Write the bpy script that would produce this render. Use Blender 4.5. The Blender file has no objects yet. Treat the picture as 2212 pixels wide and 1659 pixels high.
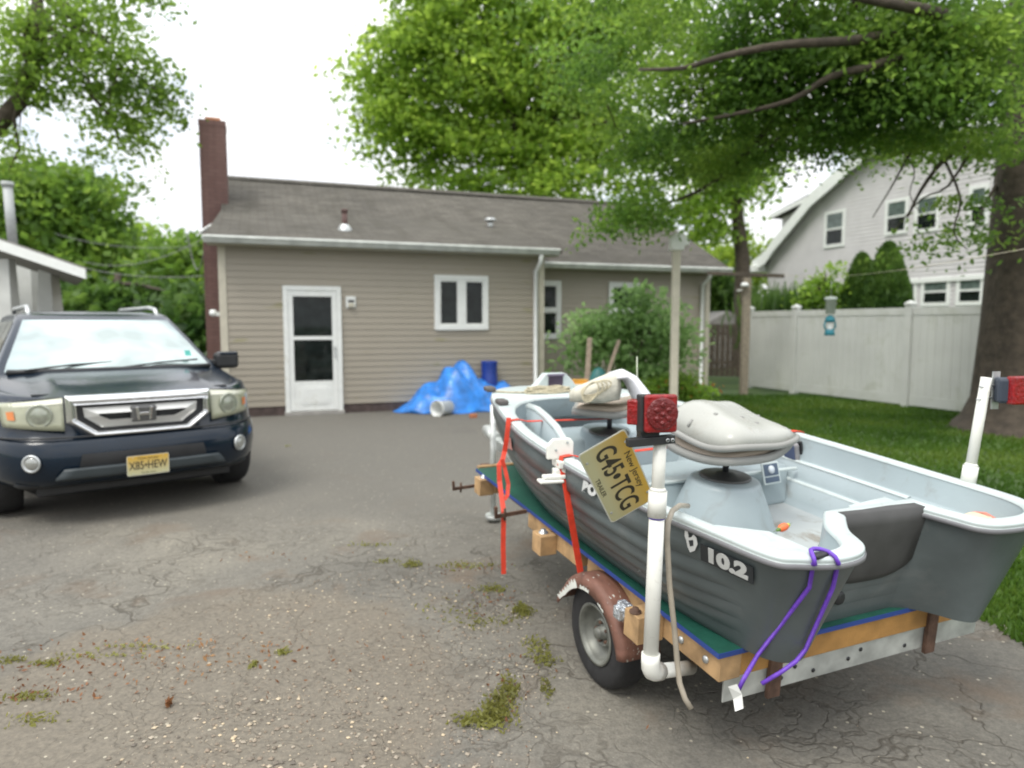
import bpy, bmesh, math, random
import numpy as np
from mathutils import Vector, Matrix
R = math.radians
sc = bpy.context.scene
COL = sc.collection
random.seed(7); rng = np.random.default_rng(11)

# ---------------------------------------------------------------- camera, world, sun, exposure
FPX, CX, CY, CH = 1500.0, 1106.0, 829.5, 1.5
PITCH = math.atan((829.5 - 700) / FPX)
cam_d = bpy.data.cameras.new('camera'); cam = bpy.data.objects.new('camera', cam_d); COL.objects.link(cam)
cam_d.sensor_width = 36.0; cam_d.lens = 36.0 * FPX / 2212.0
cam_d.clip_end = 2000; cam_d.clip_start = 0.05
cam.location = (0, 0, CH); cam.rotation_euler = (R(90) - PITCH, 0, 0)
cam_d.dof.use_dof = True; cam_d.dof.focus_distance = 2.15; cam_d.dof.aperture_fstop = 2.0
sc.camera = cam
SUN_EL, SUN_ROT = 58, 215
w = bpy.data.worlds.new('World'); sc.world = w; w.use_nodes = True
nt = w.node_tree; nt.nodes.clear()
def N(nt, typ, **kw):
    n = nt.nodes.new(typ)
    for k, v in kw.items():
        if k.startswith('i_'):
            key = k[2:]
            n.inputs[int(key) if key.isdigit() else key.replace('_', ' ')].default_value = v
        else: setattr(n, k, v)
    return n
L = nt.links.new
sky = N(nt, 'ShaderNodeTexSky', sky_type='NISHITA', sun_disc=False, sun_elevation=R(SUN_EL), sun_rotation=R(SUN_ROT))
bg1 = N(nt, 'ShaderNodeBackground'); bg1.inputs[1].default_value = 0.10; L(sky.outputs[0], bg1.inputs[0])
tc = N(nt, 'ShaderNodeTexCoord')
mp = N(nt, 'ShaderNodeMapping'); mp.inputs['Scale'].default_value = (1.6, 1.6, 3.2); L(tc.outputs['Generated'], mp.inputs[0])
no = N(nt, 'ShaderNodeTexNoise'); no.inputs['Scale'].default_value = 1.7; no.inputs['Detail'].default_value = 5; L(mp.outputs[0], no.inputs['Vector'])
cr = N(nt, 'ShaderNodeValToRGB'); cr.color_ramp.elements[0].position = 0.36; cr.color_ramp.elements[0].color = (0.55, 0.55, 0.55, 1)
cr.color_ramp.elements[1].position = 0.47; cr.color_ramp.elements[1].color = (1, 1, 1, 1); L(no.outputs[0], cr.inputs[0])
no2 = N(nt, 'ShaderNodeTexNoise'); no2.inputs['Scale'].default_value = 3.1; no2.inputs['Detail'].default_value = 4; L(mp.outputs[0], no2.inputs['Vector'])
cr2 = N(nt, 'ShaderNodeValToRGB'); cr2.color_ramp.elements[0].position = 0.3; cr2.color_ramp.elements[0].color = (0.82, 0.86, 0.92, 1)
cr2.color_ramp.elements[1].position = 0.62; cr2.color_ramp.elements[1].color = (1.0, 0.99, 0.975, 1); L(no2.outputs[0], cr2.inputs[0])
bg2 = N(nt, 'ShaderNodeBackground'); L(cr2.outputs[0], bg2.inputs[0])
sz = N(nt, 'ShaderNodeSeparateXYZ'); L(tc.outputs['Generated'], sz.inputs[0])
mz = N(nt, 'ShaderNodeMapRange'); mz.inputs[1].default_value = 0.0; mz.inputs[2].default_value = 0.9; mz.inputs[3].default_value = 0.60; mz.inputs[4].default_value = 1.30
L(sz.outputs[2], mz.inputs[0]); L(mz.outputs[0], bg2.inputs[1])
mx = N(nt, 'ShaderNodeMixShader'); L(cr.outputs[0], mx.inputs[0]); L(bg1.outputs[0], mx.inputs[1]); L(bg2.outputs[0], mx.inputs[2])
wo = N(nt, 'ShaderNodeOutputWorld'); L(mx.outputs[0], wo.inputs[0])
sd = bpy.data.lights.new('sun', 'SUN'); sd.energy = 1.1; sd.angle = R(22); sd.color = (1, 0.96, 0.88)
sun = bpy.data.objects.new('sun', sd); COL.objects.link(sun)
_az = R(SUN_ROT); _el = R(SUN_EL)
_dir = Vector((math.sin(_az) * math.cos(_el), math.cos(_az) * math.cos(_el), math.sin(_el)))
sun.rotation_euler = _dir.to_track_quat('Z', 'Y').to_euler(); sun.location = _dir * 30
vs = sc.view_settings; vs.view_transform = 'Standard'; vs.look = 'None'; vs.exposure = 0.97; vs.gamma = 1.0
sc.render.engine = 'CYCLES'
sc.cycles.use_denoising = True; sc.cycles.max_bounces = 8; sc.cycles.diffuse_bounces = 4; sc.cycles.transparent_max_bounces = 8
sc.cycles.filter_width = 1.9

# ---------------------------------------------------------------- pixel helpers (photo seen at 2212 x 1659)
cF = np.array([0, math.cos(PITCH), -math.sin(PITCH)]); cU = np.array([0, math.sin(PITCH), math.cos(PITCH)])
def ray(x, y): return cF + np.array([1., 0, 0]) * (x - CX) / FPX - cU * (y - CY) / FPX
def at(x, y, Y): d = ray(x, y); return Vector(np.array([0, 0, CH]) + d * Y / d[1])
def gnd(x, y, Z=0.0): d = ray(x, y); return Vector(np.array([0, 0, CH]) + d * (Z - CH) / d[2])

# ---------------------------------------------------------------- materials
MATS = {}
def mat(name, col, rough=0.6, metal=0.0, var=0.12, vs=6.0, bump=0.0, bs=40.0, spec=0.5, coat=0.0, c2=None, det=4, stain=None):
    if name in MATS: return MATS[name]
    m = bpy.data.materials.new(name); m.use_nodes = True; t = m.node_tree; b = t.nodes['Principled BSDF']
    b.inputs['Roughness'].default_value = rough; b.inputs['Metallic'].default_value = metal
    b.inputs['Specular IOR Level'].default_value = spec; b.inputs['Coat Weight'].default_value = coat; b.inputs['Coat Roughness'].default_value = 0.06
    tc = N(t, 'ShaderNodeTexCoord')
    n = N(t, 'ShaderNodeTexNoise'); n.inputs['Scale'].default_value = vs; n.inputs['Detail'].default_value = det
    t.links.new(tc.outputs['Object'], n.inputs['Vector'])
    r = N(t, 'ShaderNodeValToRGB')
    a = [c * (1 - var) for c in col]; z = c2 if c2 else [min(1, c * (1 + var)) for c in col]
    r.color_ramp.elements[0].position = .32; r.color_ramp.elements[1].position = .68
    r.color_ramp.elements[0].color = (*a, 1); r.color_ramp.elements[1].color = (*z, 1)
    t.links.new(n.outputs[0], r.inputs[0]); outc = r.outputs[0]
    if stain:   # (colour, scale, threshold, amount): grime patches, and a touch rougher where they sit
        n3 = N(t, 'ShaderNodeTexNoise'); n3.inputs['Scale'].default_value = stain[1]; n3.inputs['Detail'].default_value = 7; n3.inputs['Roughness'].default_value = .68; n3.inputs['Distortion'].default_value = .5
        t.links.new(tc.outputs['Object'], n3.inputs['Vector']); r3 = N(t, 'ShaderNodeValToRGB'); r3.color_ramp.elements[0].position = stain[2]; r3.color_ramp.elements[1].position = stain[2]+.14
        r3.color_ramp.elements[0].color = (0,0,0,1); r3.color_ramp.elements[1].color = (stain[3],)*3 + (1,); t.links.new(n3.outputs[0], r3.inputs[0])
        mm = N(t, 'ShaderNodeMix', data_type='RGBA'); t.links.new(r3.outputs[0], mm.inputs[0]); t.links.new(outc, mm.inputs[6]); mm.inputs[7].default_value = (*stain[0], 1); outc = mm.outputs[2]
        ml = N(t, 'ShaderNodeMath', operation='MULTIPLY_ADD'); ml.inputs[1].default_value = .35; ml.inputs[2].default_value = rough; t.links.new(r3.outputs[0], ml.inputs[0]); t.links.new(ml.outputs[0], b.inputs['Roughness'])
    t.links.new(outc, b.inputs['Base Color'])
    if bump:
        n2 = N(t, 'ShaderNodeTexNoise'); n2.inputs['Scale'].default_value = bs; n2.inputs['Detail'].default_value = 5
        t.links.new(tc.outputs['Object'], n2.inputs['Vector'])
        bp = N(t, 'ShaderNodeBump'); bp.inputs['Strength'].default_value = bump; bp.inputs['Distance'].default_value = 0.02
        t.links.new(n2.outputs[0], bp.inputs['Height']); t.links.new(bp.outputs[0], b.inputs['Normal'])
    MATS[name] = m; return m
def leafmat(name, dark, mid, light, trans=0.45, nscale=.8):
    m = bpy.data.materials.new(name); m.use_nodes = True; t = m.node_tree; t.nodes.remove(t.nodes['Principled BSDF'])
    out = t.nodes['Material Output']; g = N(t, 'ShaderNodeNewGeometry'); r = N(t, 'ShaderNodeValToRGB')
    e = r.color_ramp.elements; e[0].color = (*dark, 1); e[1].color = (*light, 1); k = e.new(.5); k.color = (*mid, 1)
    tc = N(t, 'ShaderNodeTexCoord'); n = N(t, 'ShaderNodeTexNoise'); n.inputs['Scale'].default_value = nscale; n.inputs['Detail'].default_value = 3
    t.links.new(tc.outputs['Object'], n.inputs['Vector'])
    ma = N(t, 'ShaderNodeMath', operation='MULTIPLY_ADD'); ma.inputs[1].default_value = .28
    mb_ = N(t, 'ShaderNodeMath', operation='MULTIPLY_ADD'); mb_.inputs[1].default_value = 2.4; mb_.inputs[2].default_value = -.85
    t.links.new(n.outputs[0], mb_.inputs[0]); t.links.new(g.outputs['Random Per Island'], ma.inputs[0]); t.links.new(mb_.outputs[0], ma.inputs[2])
    t.links.new(ma.outputs[0], r.inputs[0])
    d = N(t, 'ShaderNodeBsdfPrincipled'); d.inputs['Roughness'].default_value = .5; d.inputs['Specular IOR Level'].default_value = .3
    tr = N(t, 'ShaderNodeBsdfTranslucent'); hs = N(t, 'ShaderNodeHueSaturation'); hs.inputs['Value'].default_value = 2.1; hs.inputs['Hue'].default_value = .487
    t.links.new(r.outputs[0], d.inputs['Base Color']); t.links.new(r.outputs[0], hs.inputs['Color']); t.links.new(hs.outputs[0], tr.inputs[0])
    mx = N(t, 'ShaderNodeMixShader'); mx.inputs[0].default_value = trans
    t.links.new(d.outputs[0], mx.inputs[1]); t.links.new(tr.outputs[0], mx.inputs[2]); t.links.new(mx.outputs[0], out.inputs[0])
    MATS[name] = m; return m

# ---------------------------------------------------------------- mesh builder
class MB:
    def __init__(s): s.v = []; s.f = []; s.sm = []
    def add(s, vs, fs, smooth=False):
        o = len(s.v); s.v += [tuple(v) for v in vs]; s.f += [tuple(i + o for i in f) for f in fs]; s.sm += [smooth] * len(fs); return s
    def box(s, x0, x1, y0, y1, z0, z1, M=None):
        vs = [Vector(p) for p in ((x0,y0,z0),(x1,y0,z0),(x1,y1,z0),(x0,y1,z0),(x0,y0,z1),(x1,y0,z1),(x1,y1,z1),(x0,y1,z1))]
        if M is not None: vs = [M @ v for v in vs]
        return s.add(vs, [(0,3,2,1),(4,5,6,7),(0,1,5,4),(1,2,6,5),(2,3,7,6),(3,0,4,7)])
    def hexa(s, p):
        return s.add(p, [(0,3,2,1),(4,5,6,7),(0,1,5,4),(1,2,6,5),(2,3,7,6),(3,0,4,7)])
    def tube(s, pts, rad, n=10, cap=True, flat=None):
        pts = [Vector(p) for p in pts]; m = len(pts)
        if not hasattr(rad, '__len__'): rad = [rad] * m
        rings = []; up = None
        for i, p in enumerate(pts):
            t = (pts[min(i+1, m-1)] - pts[max(i-1, 0)]).normalized()
            if up is None:
                up = Vector((0,0,1)) if abs(t.z) < .9 else Vector((1,0,0))
            a = t.cross(up); a = a.normalized() if a.length > 1e-5 else t.orthogonal().normalized(); b = a.cross(t).normalized(); up = b
            for k in range(n):
                an = 2 * math.pi * k / n
                q = a * math.cos(an) * rad[i] + b * math.sin(an) * rad[i] * (flat if flat else 1)
                rings.append(p + q)
        fs = [(i*n+k, i*n+(k+1) % n, (i+1)*n+(k+1) % n, (i+1)*n+k) for i in range(m-1) for k in range(n)]
        s.add(rings, fs, True)
        if cap: s.add(rings[:n], [tuple(range(n))[::-1]]); s.add(rings[-n:], [tuple(range(n))])
        return s
    def lathe(s, prof, M=None, n=24, smooth=True):   # prof: (r, z)
        M = M or Matrix()
        vs = [M @ Vector((r*math.cos(2*math.pi*k/n), r*math.sin(2*math.pi*k/n), z)) for r, z in prof for k in range(n)]
        m = len(prof)
        s.add(vs, [(i*n+k, i*n+(k+1) % n, (i+1)*n+(k+1) % n, (i+1)*n+k) for i in range(m-1) for k in range(n)], smooth); return s
    def loft(s, rings, smooth=True, cap0=False, cap1=False, closed=True):
        n = len(rings[0]); vs = [v for r in rings for v in r]; kk = n if closed else n-1
        s.add(vs, [(i*n+k, i*n+(k+1) % n, (i+1)*n+(k+1) % n, (i+1)*n+k) for i in range(len(rings)-1) for k in range(kk)], smooth)
        if cap0: s.add(rings[0], [tuple(range(n))[::-1]])
        if cap1: s.add(rings[-1], [tuple(range(n))])
        return s
    def prism(s, poly, h0, h1, fn):   # poly 2d, fn(a,b,h)->Vector
        n = len(poly); b = [fn(p[0], p[1], h0) for p in poly]; t = [fn(p[0], p[1], h1) for p in poly]
        s.add(b + t, [tuple(range(n))[::-1], tuple(range(n, 2*n))] + [(i, (i+1) % n, n+(i+1) % n, n+i) for i in range(n)]); return s
    def beam(s, p, q, wx, wz, up=(0,0,1)):
        p = Vector(p); q = Vector(q); t = (q-p).normalized(); u = Vector(up); a = t.cross(u).normalized(); b = a.cross(t).normalized()
        a = a*wx/2; b = b*wz/2
        return s.hexa([p-a-b, p+a-b, q+a-b, q-a-b, p-a+b, p+a+b, q+a+b, q-a+b])
    def build(s, name, m, parent=None, bevel=0.0, fix=True, seg=2, sub=0):
        me = bpy.data.meshes.new(name); me.from_pydata([tuple(v) for v in s.v], [], s.f)
        me.polygons.foreach_set('use_smooth', s.sm)
        if fix:
            bm = bmesh.new(); bm.from_mesh(me); bmesh.ops.remove_doubles(bm, verts=bm.verts, dist=1e-5)
            bmesh.ops.recalc_face_normals(bm, faces=bm.faces); bm.to_mesh(me); bm.free()
        me.update(); o = bpy.data.objects.new(name, me); COL.objects.link(o)
        ms = m if isinstance(m, (list, tuple)) else [m]
        for q in ms: me.materials.append(q)
        if parent is not None: o.parent = parent
        if bevel:
            b = o.modifiers.new('bevel', 'BEVEL'); b.width = bevel; b.segments = seg; b.limit_method = 'ANGLE'; b.angle_limit = R(40)
        if sub:
            b = o.modifiers.new('sub', 'SUBSURF'); b.levels = sub; b.render_levels = sub
        return o
def tag(o, label=None, cat=None, group=None, kind=None):
    if label: o['label'] = label
    if cat: o['category'] = cat
    if group: o['group'] = group
    if kind: o['kind'] = kind
    return o
def thing(name, label, cat, M=None, group=None):
    o = bpy.data.objects.new(name, None); COL.objects.link(o); o.empty_display_size = .2
    if M is not None:
        o.matrix_world = M if isinstance(M, Matrix) else Matrix.Translation(Vector(M))
    return tag(o, label, cat, group)
def frame(o, x, y, z):
    x, y, z = Vector(x), Vector(y), Vector(z)
    return Matrix(((x[0], y[0], z[0], o[0]), (x[1], y[1], z[1], o[1]), (x[2], y[2], z[2], o[2]), (0, 0, 0, 1)))
def text_mesh(name, body, m, parent, M, size=.1, ext=.001, sx=1.0, bold=0.0, align='CENTER'):
    c = bpy.data.curves.new(name, 'FONT'); c.body = body; c.size = size; c.extrude = ext; c.align_x = align; c.align_y = 'CENTER'; c.offset = bold
    t = bpy.data.objects.new(name, c); COL.objects.link(t)
    dg = bpy.context.evaluated_depsgraph_get(); dg.update()
    me = bpy.data.meshes.new_from_object(t.evaluated_get(dg)); bpy.data.objects.remove(t)
    me.transform(M @ Matrix.Diagonal((sx, 1, 1, 1))); me.materials.clear(); me.materials.append(m)
    o = bpy.data.objects.new(name, me); COL.objects.link(o); o.parent = parent; return o
def copy_tree(o, parent=None):
    c = o.copy(); COL.objects.link(c)
    if parent is not None: c.parent = parent
    for ch in [q for q in bpy.data.objects if q.parent == o]: copy_tree(ch, c)
    return c
def quads_obj(name, verts, m, parent=None, nv=4):
    k = len(verts) // nv; me = bpy.data.meshes.new(name)
    me.vertices.add(k*nv); me.vertices.foreach_set('co', verts.astype(np.float32).ravel())
    me.loops.add(k*nv); me.loops.foreach_set('vertex_index', np.arange(k*nv, dtype=np.int32))
    me.polygons.add(k); me.polygons.foreach_set('loop_start', np.arange(0, k*nv, nv, dtype=np.int32))
    me.update(calc_edges=True); me.materials.append(m)
    o = bpy.data.objects.new(name, me); COL.objects.link(o)
    if parent is not None: o.parent = parent
    return o

# palette
WHITE = mat('white_paint', (.74,.76,.74), .45, var=.05, stain=((.5,.5,.44), 6, .56, .5)); PVC = mat('pvc', (.72,.72,.67), .3, var=.06, vs=9, stain=((.4,.37,.32), 22, .6, .5))
TAN = mat('siding_tan', (.35,.315,.255), .55, var=.09, vs=2.5); TRIM = mat('trim_beige', (.5,.47,.38), .5, var=.08, vs=8)
GUT = mat('gutter', (.5,.52,.49), .35, var=.16, vs=5); GLASS = mat('dark_glass', (.012,.016,.015), .04, var=.4, spec=.32)
BLACK = mat('black_plastic', (.02,.021,.023), .5, var=.2); STEEL = mat('galvanised', (.52,.54,.54), .38, .75, var=.2, vs=14)
RUST = mat('rust', (.10,.055,.036), .8, var=.35, vs=18, bump=.3); WOOD = mat('new_wood', (.40,.255,.125), .7, var=.3, vs=14, bump=.15, bs=60)
OLDW = mat('old_wood', (.26,.21,.16), .85, var=.3, vs=20, bump=.3); DARKW = mat('dark_wood', (.075,.06,.045), .85, var=.35, vs=12, bump=.3)
BARK = mat('bark', (.06,.047,.034), .9, var=.35, vs=8, bump=.9, bs=14)

# ================================================================ GROUND
def zig_plane(name, m, poly, z, kind='structure'):
    b = MB(); b.add([(x, y, z) for x, y in poly], [tuple(range(len(poly)))]); o = b.build(name, m); o['kind'] = kind; return o
mg = bpy.data.materials.new('grass_ground'); mg.use_nodes = True; t = mg.node_tree; b = t.nodes['Principled BSDF']; b.inputs['Roughness'].default_value = .9
tc = N(t, 'ShaderNodeTexCoord'); n1 = N(t, 'ShaderNodeTexNoise'); n1.inputs['Scale'].default_value = 1.1; n1.inputs['Detail'].default_value = 8
r1 = N(t, 'ShaderNodeValToRGB'); r1.color_ramp.elements[0].position = .35; r1.color_ramp.elements[1].position = .7
r1.color_ramp.elements[0].color = (.022,.05,.01,1); r1.color_ramp.elements[1].color = (.06,.105,.018,1)
t.links.new(tc.outputs['Object'], n1.inputs[0]); t.links.new(n1.outputs[0], r1.inputs[0]); t.links.new(r1.outputs[0], b.inputs['Base Color'])
zig_plane('ground', mg, [(-400,-300),(400,-300),(400,700),(-400,700)], 0)

ma = bpy.data.materials.new('asphalt'); ma.use_nodes = True; t = ma.node_tree; b = t.nodes['Principled BSDF']; b.inputs['Roughness'].default_value = .88
b.inputs['Specular IOR Level'].default_value = .25
tc = N(t, 'ShaderNodeTexCoord'); P = tc.outputs['Object']
def nz(scale, det=4, vec=P, rough=.55, dist=0):
    n = N(t, 'ShaderNodeTexNoise'); n.inputs['Scale'].default_value = scale; n.inputs['Detail'].default_value = det; n.inputs['Roughness'].default_value = rough
    n.inputs['Distortion'].default_value = dist; t.links.new(vec, n.inputs[0]); return n.outputs[0]
def ramp(src, stops):
    r = N(t, 'ShaderNodeValToRGB'); e = r.color_ramp.elements
    e[0].position, e[0].color = stops[0][0], (*stops[0][1], 1); e[1].position, e[1].color = stops[-1][0], (*stops[-1][1], 1)
    for p, c in stops[1:-1]: k = e.new(p); k.color = (*c, 1)
    t.links.new(src, r.inputs[0]); return r.outputs[0]
def mix(fac, a, b_, mode='MIX'):
    m_ = N(t, 'ShaderNodeMix', data_type='RGBA', blend_type=mode)
    for s_, i in ((fac, 0), (a, 6), (b_, 7)):
        if isinstance(s_, (int, float)): m_.inputs[i].default_value = s_
        elif isinstance(s_, tuple): m_.inputs[i].default_value = (*s_, 1)
        else: t.links.new(s_, m_.inputs[i])
    return m_.outputs[2]
def mth(op, a, b_=0.0, c=0.0):
    m_ = N(t, 'ShaderNodeMath', operation=op)
    for s_, i in ((a, 0), (b_, 1), (c, 2)):
        if isinstance(s_, (int, float)): m_.inputs[i].default_value = s_
        else: t.links.new(s_, m_.inputs[i])
    return m_.outputs[0]
base = ramp(nz(.55, 6), [(.3, (.112,.108,.096)), (.5, (.158,.15,.13)), (.72, (.222,.208,.172))])
base = mix(.5, base, ramp(nz(28, 6, rough=.7), [(.3, (.32,.32,.32)), (.7, (.72,.7,.68))]), 'OVERLAY')
base = mix(.3, base, ramp(nz(110, 3), [(.3, (.2,.2,.2)), (.7, (.8,.8,.8))]), 'OVERLAY')
sx = N(t, 'ShaderNodeSeparateXYZ'); t.links.new(P, sx.inputs[0])
farm = ramp(mth('ADD', sx.outputs[1], mth('MULTIPLY', nz(.8, 3), 2.5)), [(0, (0,0,0)), (1, (1,1,1))])
mr = N(t, 'ShaderNodeMapRange'); mr.inputs[1].default_value = 5.8; mr.inputs[2].default_value = 7.2
t.links.new(mth('ADD', sx.outputs[1], mth('MULTIPLY', nz(.7, 3), 1.6)), mr.inputs[0])
base = mix(mr.outputs[0], base, mix(.25, (.142,.135,.118), nz(40, 3), 'OVERLAY'))
# cracks
wv = N(t, 'ShaderNodeTexNoise'); wv.inputs['Scale'].default_value = 3.0; wv.inputs['Detail'].default_value = 4; t.links.new(P, wv.inputs[0])
vm = N(t, 'ShaderNodeVectorMath', operation='MULTIPLY_ADD'); vm.inputs[1].default_value = (.8,.8,.0); t.links.new(wv.outputs[1], vm.inputs[0]); t.links.new(P, vm.inputs[2])
def cracks(scale, wdt, vec):
    v = N(t, 'ShaderNodeTexVoronoi', feature='DISTANCE_TO_EDGE'); v.inputs['Scale'].default_value = scale; t.links.new(vec, v.inputs[0])
    return ramp(v.outputs[0], [(0, (1,1,1)), (wdt, (0,0,0))])
c1 = cracks(1.5, .018, vm.outputs[0]); c2 = cracks(7.5, .06, vm.outputs[0])
zone = ramp(nz(.9, 3, dist=.6), [(.44, (0,0,0)), (.54, (1,1,1))]); zone2 = ramp(nz(1.3, 3, dist=.3), [(.42, (0,0,0)), (.56, (1,1,1))])
near = N(t, 'ShaderNodeMapRange'); near.inputs[1].default_value = 4.6; near.inputs[2].default_value = 5.6; near.inputs[3].default_value = 1; near.inputs[4].default_value = 0.1
t.links.new(sx.outputs[1], near.inputs[0])
cm = mth('MAXIMUM', mth('MULTIPLY', c1, zone), mth('MULTIPLY', mth('MULTIPLY', c2, zone2), .75)); cm = mth('MULTIPLY', mth('MULTIPLY', cm, near.outputs[0]), .72)
base = mix(cm, base, (.065,.056,.044))
# dirt in the broken band and in the gravel patch
dirt = ramp(nz(1.7, 6, dist=.4), [(.55, (0,0,0)), (.68, (1,1,1))])
base = mix(mth('MULTIPLY', mth('MULTIPLY', dirt, near.outputs[0]), .55), base, (.155,.112,.078))
ex = N(t, 'ShaderNodeVectorMath', operation='LENGTH'); mp2 = N(t, 'ShaderNodeMapping'); mp2.inputs['Location'].default_value = (.95,-2.8,0)
mpv = N(t, 'ShaderNodeVectorMath', operation='MULTIPLY_ADD'); mpv.inputs[1].default_value = (.55,.55,0); t.links.new(wv.outputs[1], mpv.inputs[0]); t.links.new(P, mpv.inputs[2])
mp2.inputs['Scale'].default_value = (1,1,0); t.links.new(mpv.outputs[0], mp2.inputs[0])
sc2 = N(t, 'ShaderNodeVectorMath', operation='MULTIPLY'); sc2.inputs[1].default_value = (.92,.72,0); t.links.new(mp2.outputs[0], sc2.inputs[0]); t.links.new(sc2.outputs[0], ex.inputs[0])
pm = ramp(ex.outputs['Value'], [(.86, (1,1,1)), (1.1, (0,0,0))])
patch = mix(.6, (.172,.153,.124), ramp(nz(45, 5, rough=.7), [(.3, (.25,.25,.25)), (.7, (.78,.76,.72))]), 'OVERLAY')
base = mix(mth('MULTIPLY', pm, .8), base, patch)
# pale aggregate flecks
vo = N(t, 'ShaderNodeTexVoronoi', feature='F1'); vo.inputs['Scale'].default_value = 34; t.links.new(P, vo.inputs[0])
cc = N(t, 'ShaderNodeSeparateColor'); t.links.new(vo.outputs['Color'], cc.inputs[0])
fl = mth('MULTIPLY', mth('LESS_THAN', vo.outputs[0], .22), mth('GREATER_THAN', cc.outputs[0], .9))
base = mix(mth('MULTIPLY', fl, .75), base, (.46,.42,.33))
oil = ramp(nz(.7, 3, dist=.2), [(.6, (0,0,0)), (.72, (1,1,1))])
base = mix(mth('MULTIPLY', oil, .25), base, (.07,.065,.058))
t.links.new(base, b.inputs['Base Color'])
bp = N(t, 'ShaderNodeBump'); bp.inputs['Strength'].default_value = .55; bp.inputs['Distance'].default_value = .012
t.links.new(mth('SUBTRACT', mth('ADD', nz(60, 5, rough=.7), nz(9, 4)), mth('MULTIPLY', cm, 1.6)), bp.inputs['Height']); t.links.new(bp.outputs[0], b.inputs['Normal'])
edge = []
for i in range(41):
    y = -3 + i * (15.2 / 40); edge.append((2.42 + .03*y*.3 + random.uniform(-.05,.05), y))
drv = [(-14,-3)] + edge + [(2.2,12.2),(.75,12.5),(.4,14.0),(-9,12.5),(-14,10)]
zig_plane('driveway', ma, drv, .004)

# lawn grass blades (right of the drive)
def blades(n, xr, yr, hgt, cond=None):
    x = rng.uniform(*xr, n*2); y = rng.uniform(yr[0], yr[1], n*2)
    if cond is not None: k = cond(x, y); x, y = x[k], y[k]
    x, y = x[:n], y[:n]; n = len(x); an = rng.uniform(0, 2*np.pi, n); h = hgt * rng.uniform(.5, 1.3, n); wd = .006 + .012*rng.random(n) * (1 + y*.12)
    lx, ly = rng.normal(0, .4, n)*h, rng.normal(0, .4, n)*h
    v = np.zeros((n, 3, 3)); v[:,0] = np.c_[x - np.cos(an)*wd, y - np.sin(an)*wd, np.zeros(n)]; v[:,1] = np.c_[x + np.cos(an)*wd, y + np.sin(an)*wd, np.zeros(n)]
    v[:,2] = np.c_[x + lx, y + ly, h]; return v.reshape(-1, 3)
GRASS = leafmat('grass', (.03,.075,.009), (.06,.125,.016), (.11,.17,.028), .35, .6)
gv = np.vstack([blades(52000, (2.45, 9.0), (2.4, 14.5), .05, lambda x, y: (x > 2.5 + .01*y) & (x < 3.2 + y*.75)), blades(9000, (2.38, 3.2), (2.2, 4.6), .045)])
tag(quads_obj('lawn_grass', gv, GRASS, nv=3), 'short mown green grass of the lawn right of the driveway', 'grass', kind='stuff')
# pebbles
def pebbles(n, cx, cy, rx, ry, smin, smax):
    th = rng.uniform(0, 2*np.pi, n); rr = np.sqrt(rng.random(n)); x = cx + rx*rr*np.cos(th); y = cy + ry*rr*np.sin(th)
    s = smin + (smax - smin) * rng.random(n)**5; oct_ = np.array([[1,0,0],[0,1,0],[-1,0,0],[0,-1,0],[0,0,1],[0,0,-1]], float)
    V = oct_[None] * s[:,None,None] * rng.uniform(.6, 1.3, (n,6,1)); V[:,:,2] *= .6; a = rng.uniform(0, 6.28, n)
    X = V[:,:,0]*np.cos(a)[:,None] - V[:,:,1]*np.sin(a)[:,None]; Y = V[:,:,0]*np.sin(a)[:,None] + V[:,:,1]*np.cos(a)[:,None]
    V = np.stack([X + x[:,None], Y + y[:,None], V[:,:,2] + .004 + s[:,None]*.3], -1)
    tri = [(0,1,4),(1,2,4),(2,3,4),(3,0,4),(1,0,5),(2,1,5),(3,2,5),(0,3,5)]
    return V[:, np.array(tri).ravel()].reshape(n*24, 3), V
mpb = bpy.data.materials.new('pebble'); mpb.use_nodes = True; t = mpb.node_tree; b = t.nodes['Principled BSDF']; b.inputs['Roughness'].default_value = .8
g = N(t, 'ShaderNodeNewGeometry'); r = N(t, 'ShaderNodeValToRGB'); e = r.color_ramp.elements; e[0].color = (.13,.115,.095,1); e[1].color = (.56,.45,.3,1); k = e.new(.55); k.color = (.24,.19,.14,1)
k = e.new(.8); k.color = (.34,.3,.24,1); t.links.new(g.outputs['Random Per Island'], r.inputs[0]); t.links.new(r.outputs[0], b.inputs['Base Color'])
pv = []
def islands(V):
    n = len(V); tri = np.array([(0,1,4),(1,2,4),(2,3,4),(3,0,4),(1,0,5),(2,1,5),(3,2,5),(0,3,5)])
    f = (tri[None] + np.arange(n)[:,None,None]*6).reshape(-1, 3); return V.reshape(-1, 3), f
allV = np.concatenate([pebbles(4200, -.72, 3.0, .85, 1.2, .0018, .0095)[1], pebbles(900, -.15, 2.9, .3, .9, .002, .010)[1], pebbles(1500, -.75, 2.35, .65, .42, .002, .013)[1], pebbles(700, -1.4, 3.0, 2.6, 2.0, .0018, .008)[1], pebbles(160, 1.2, 3.0, 1.8, 2.0, .002, .007)[1]])
pvv, pff = islands(allV); me = bpy.data.meshes.new('gravel'); me.from_pydata(pvv.tolist(), [], pff.tolist()); me.materials.append(mpb)
po = bpy.data.objects.new('gravel', me); COL.objects.link(po); tag(po, 'loose tan gravel scattered over the broken middle of the driveway', 'gravel', kind='stuff')
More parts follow.
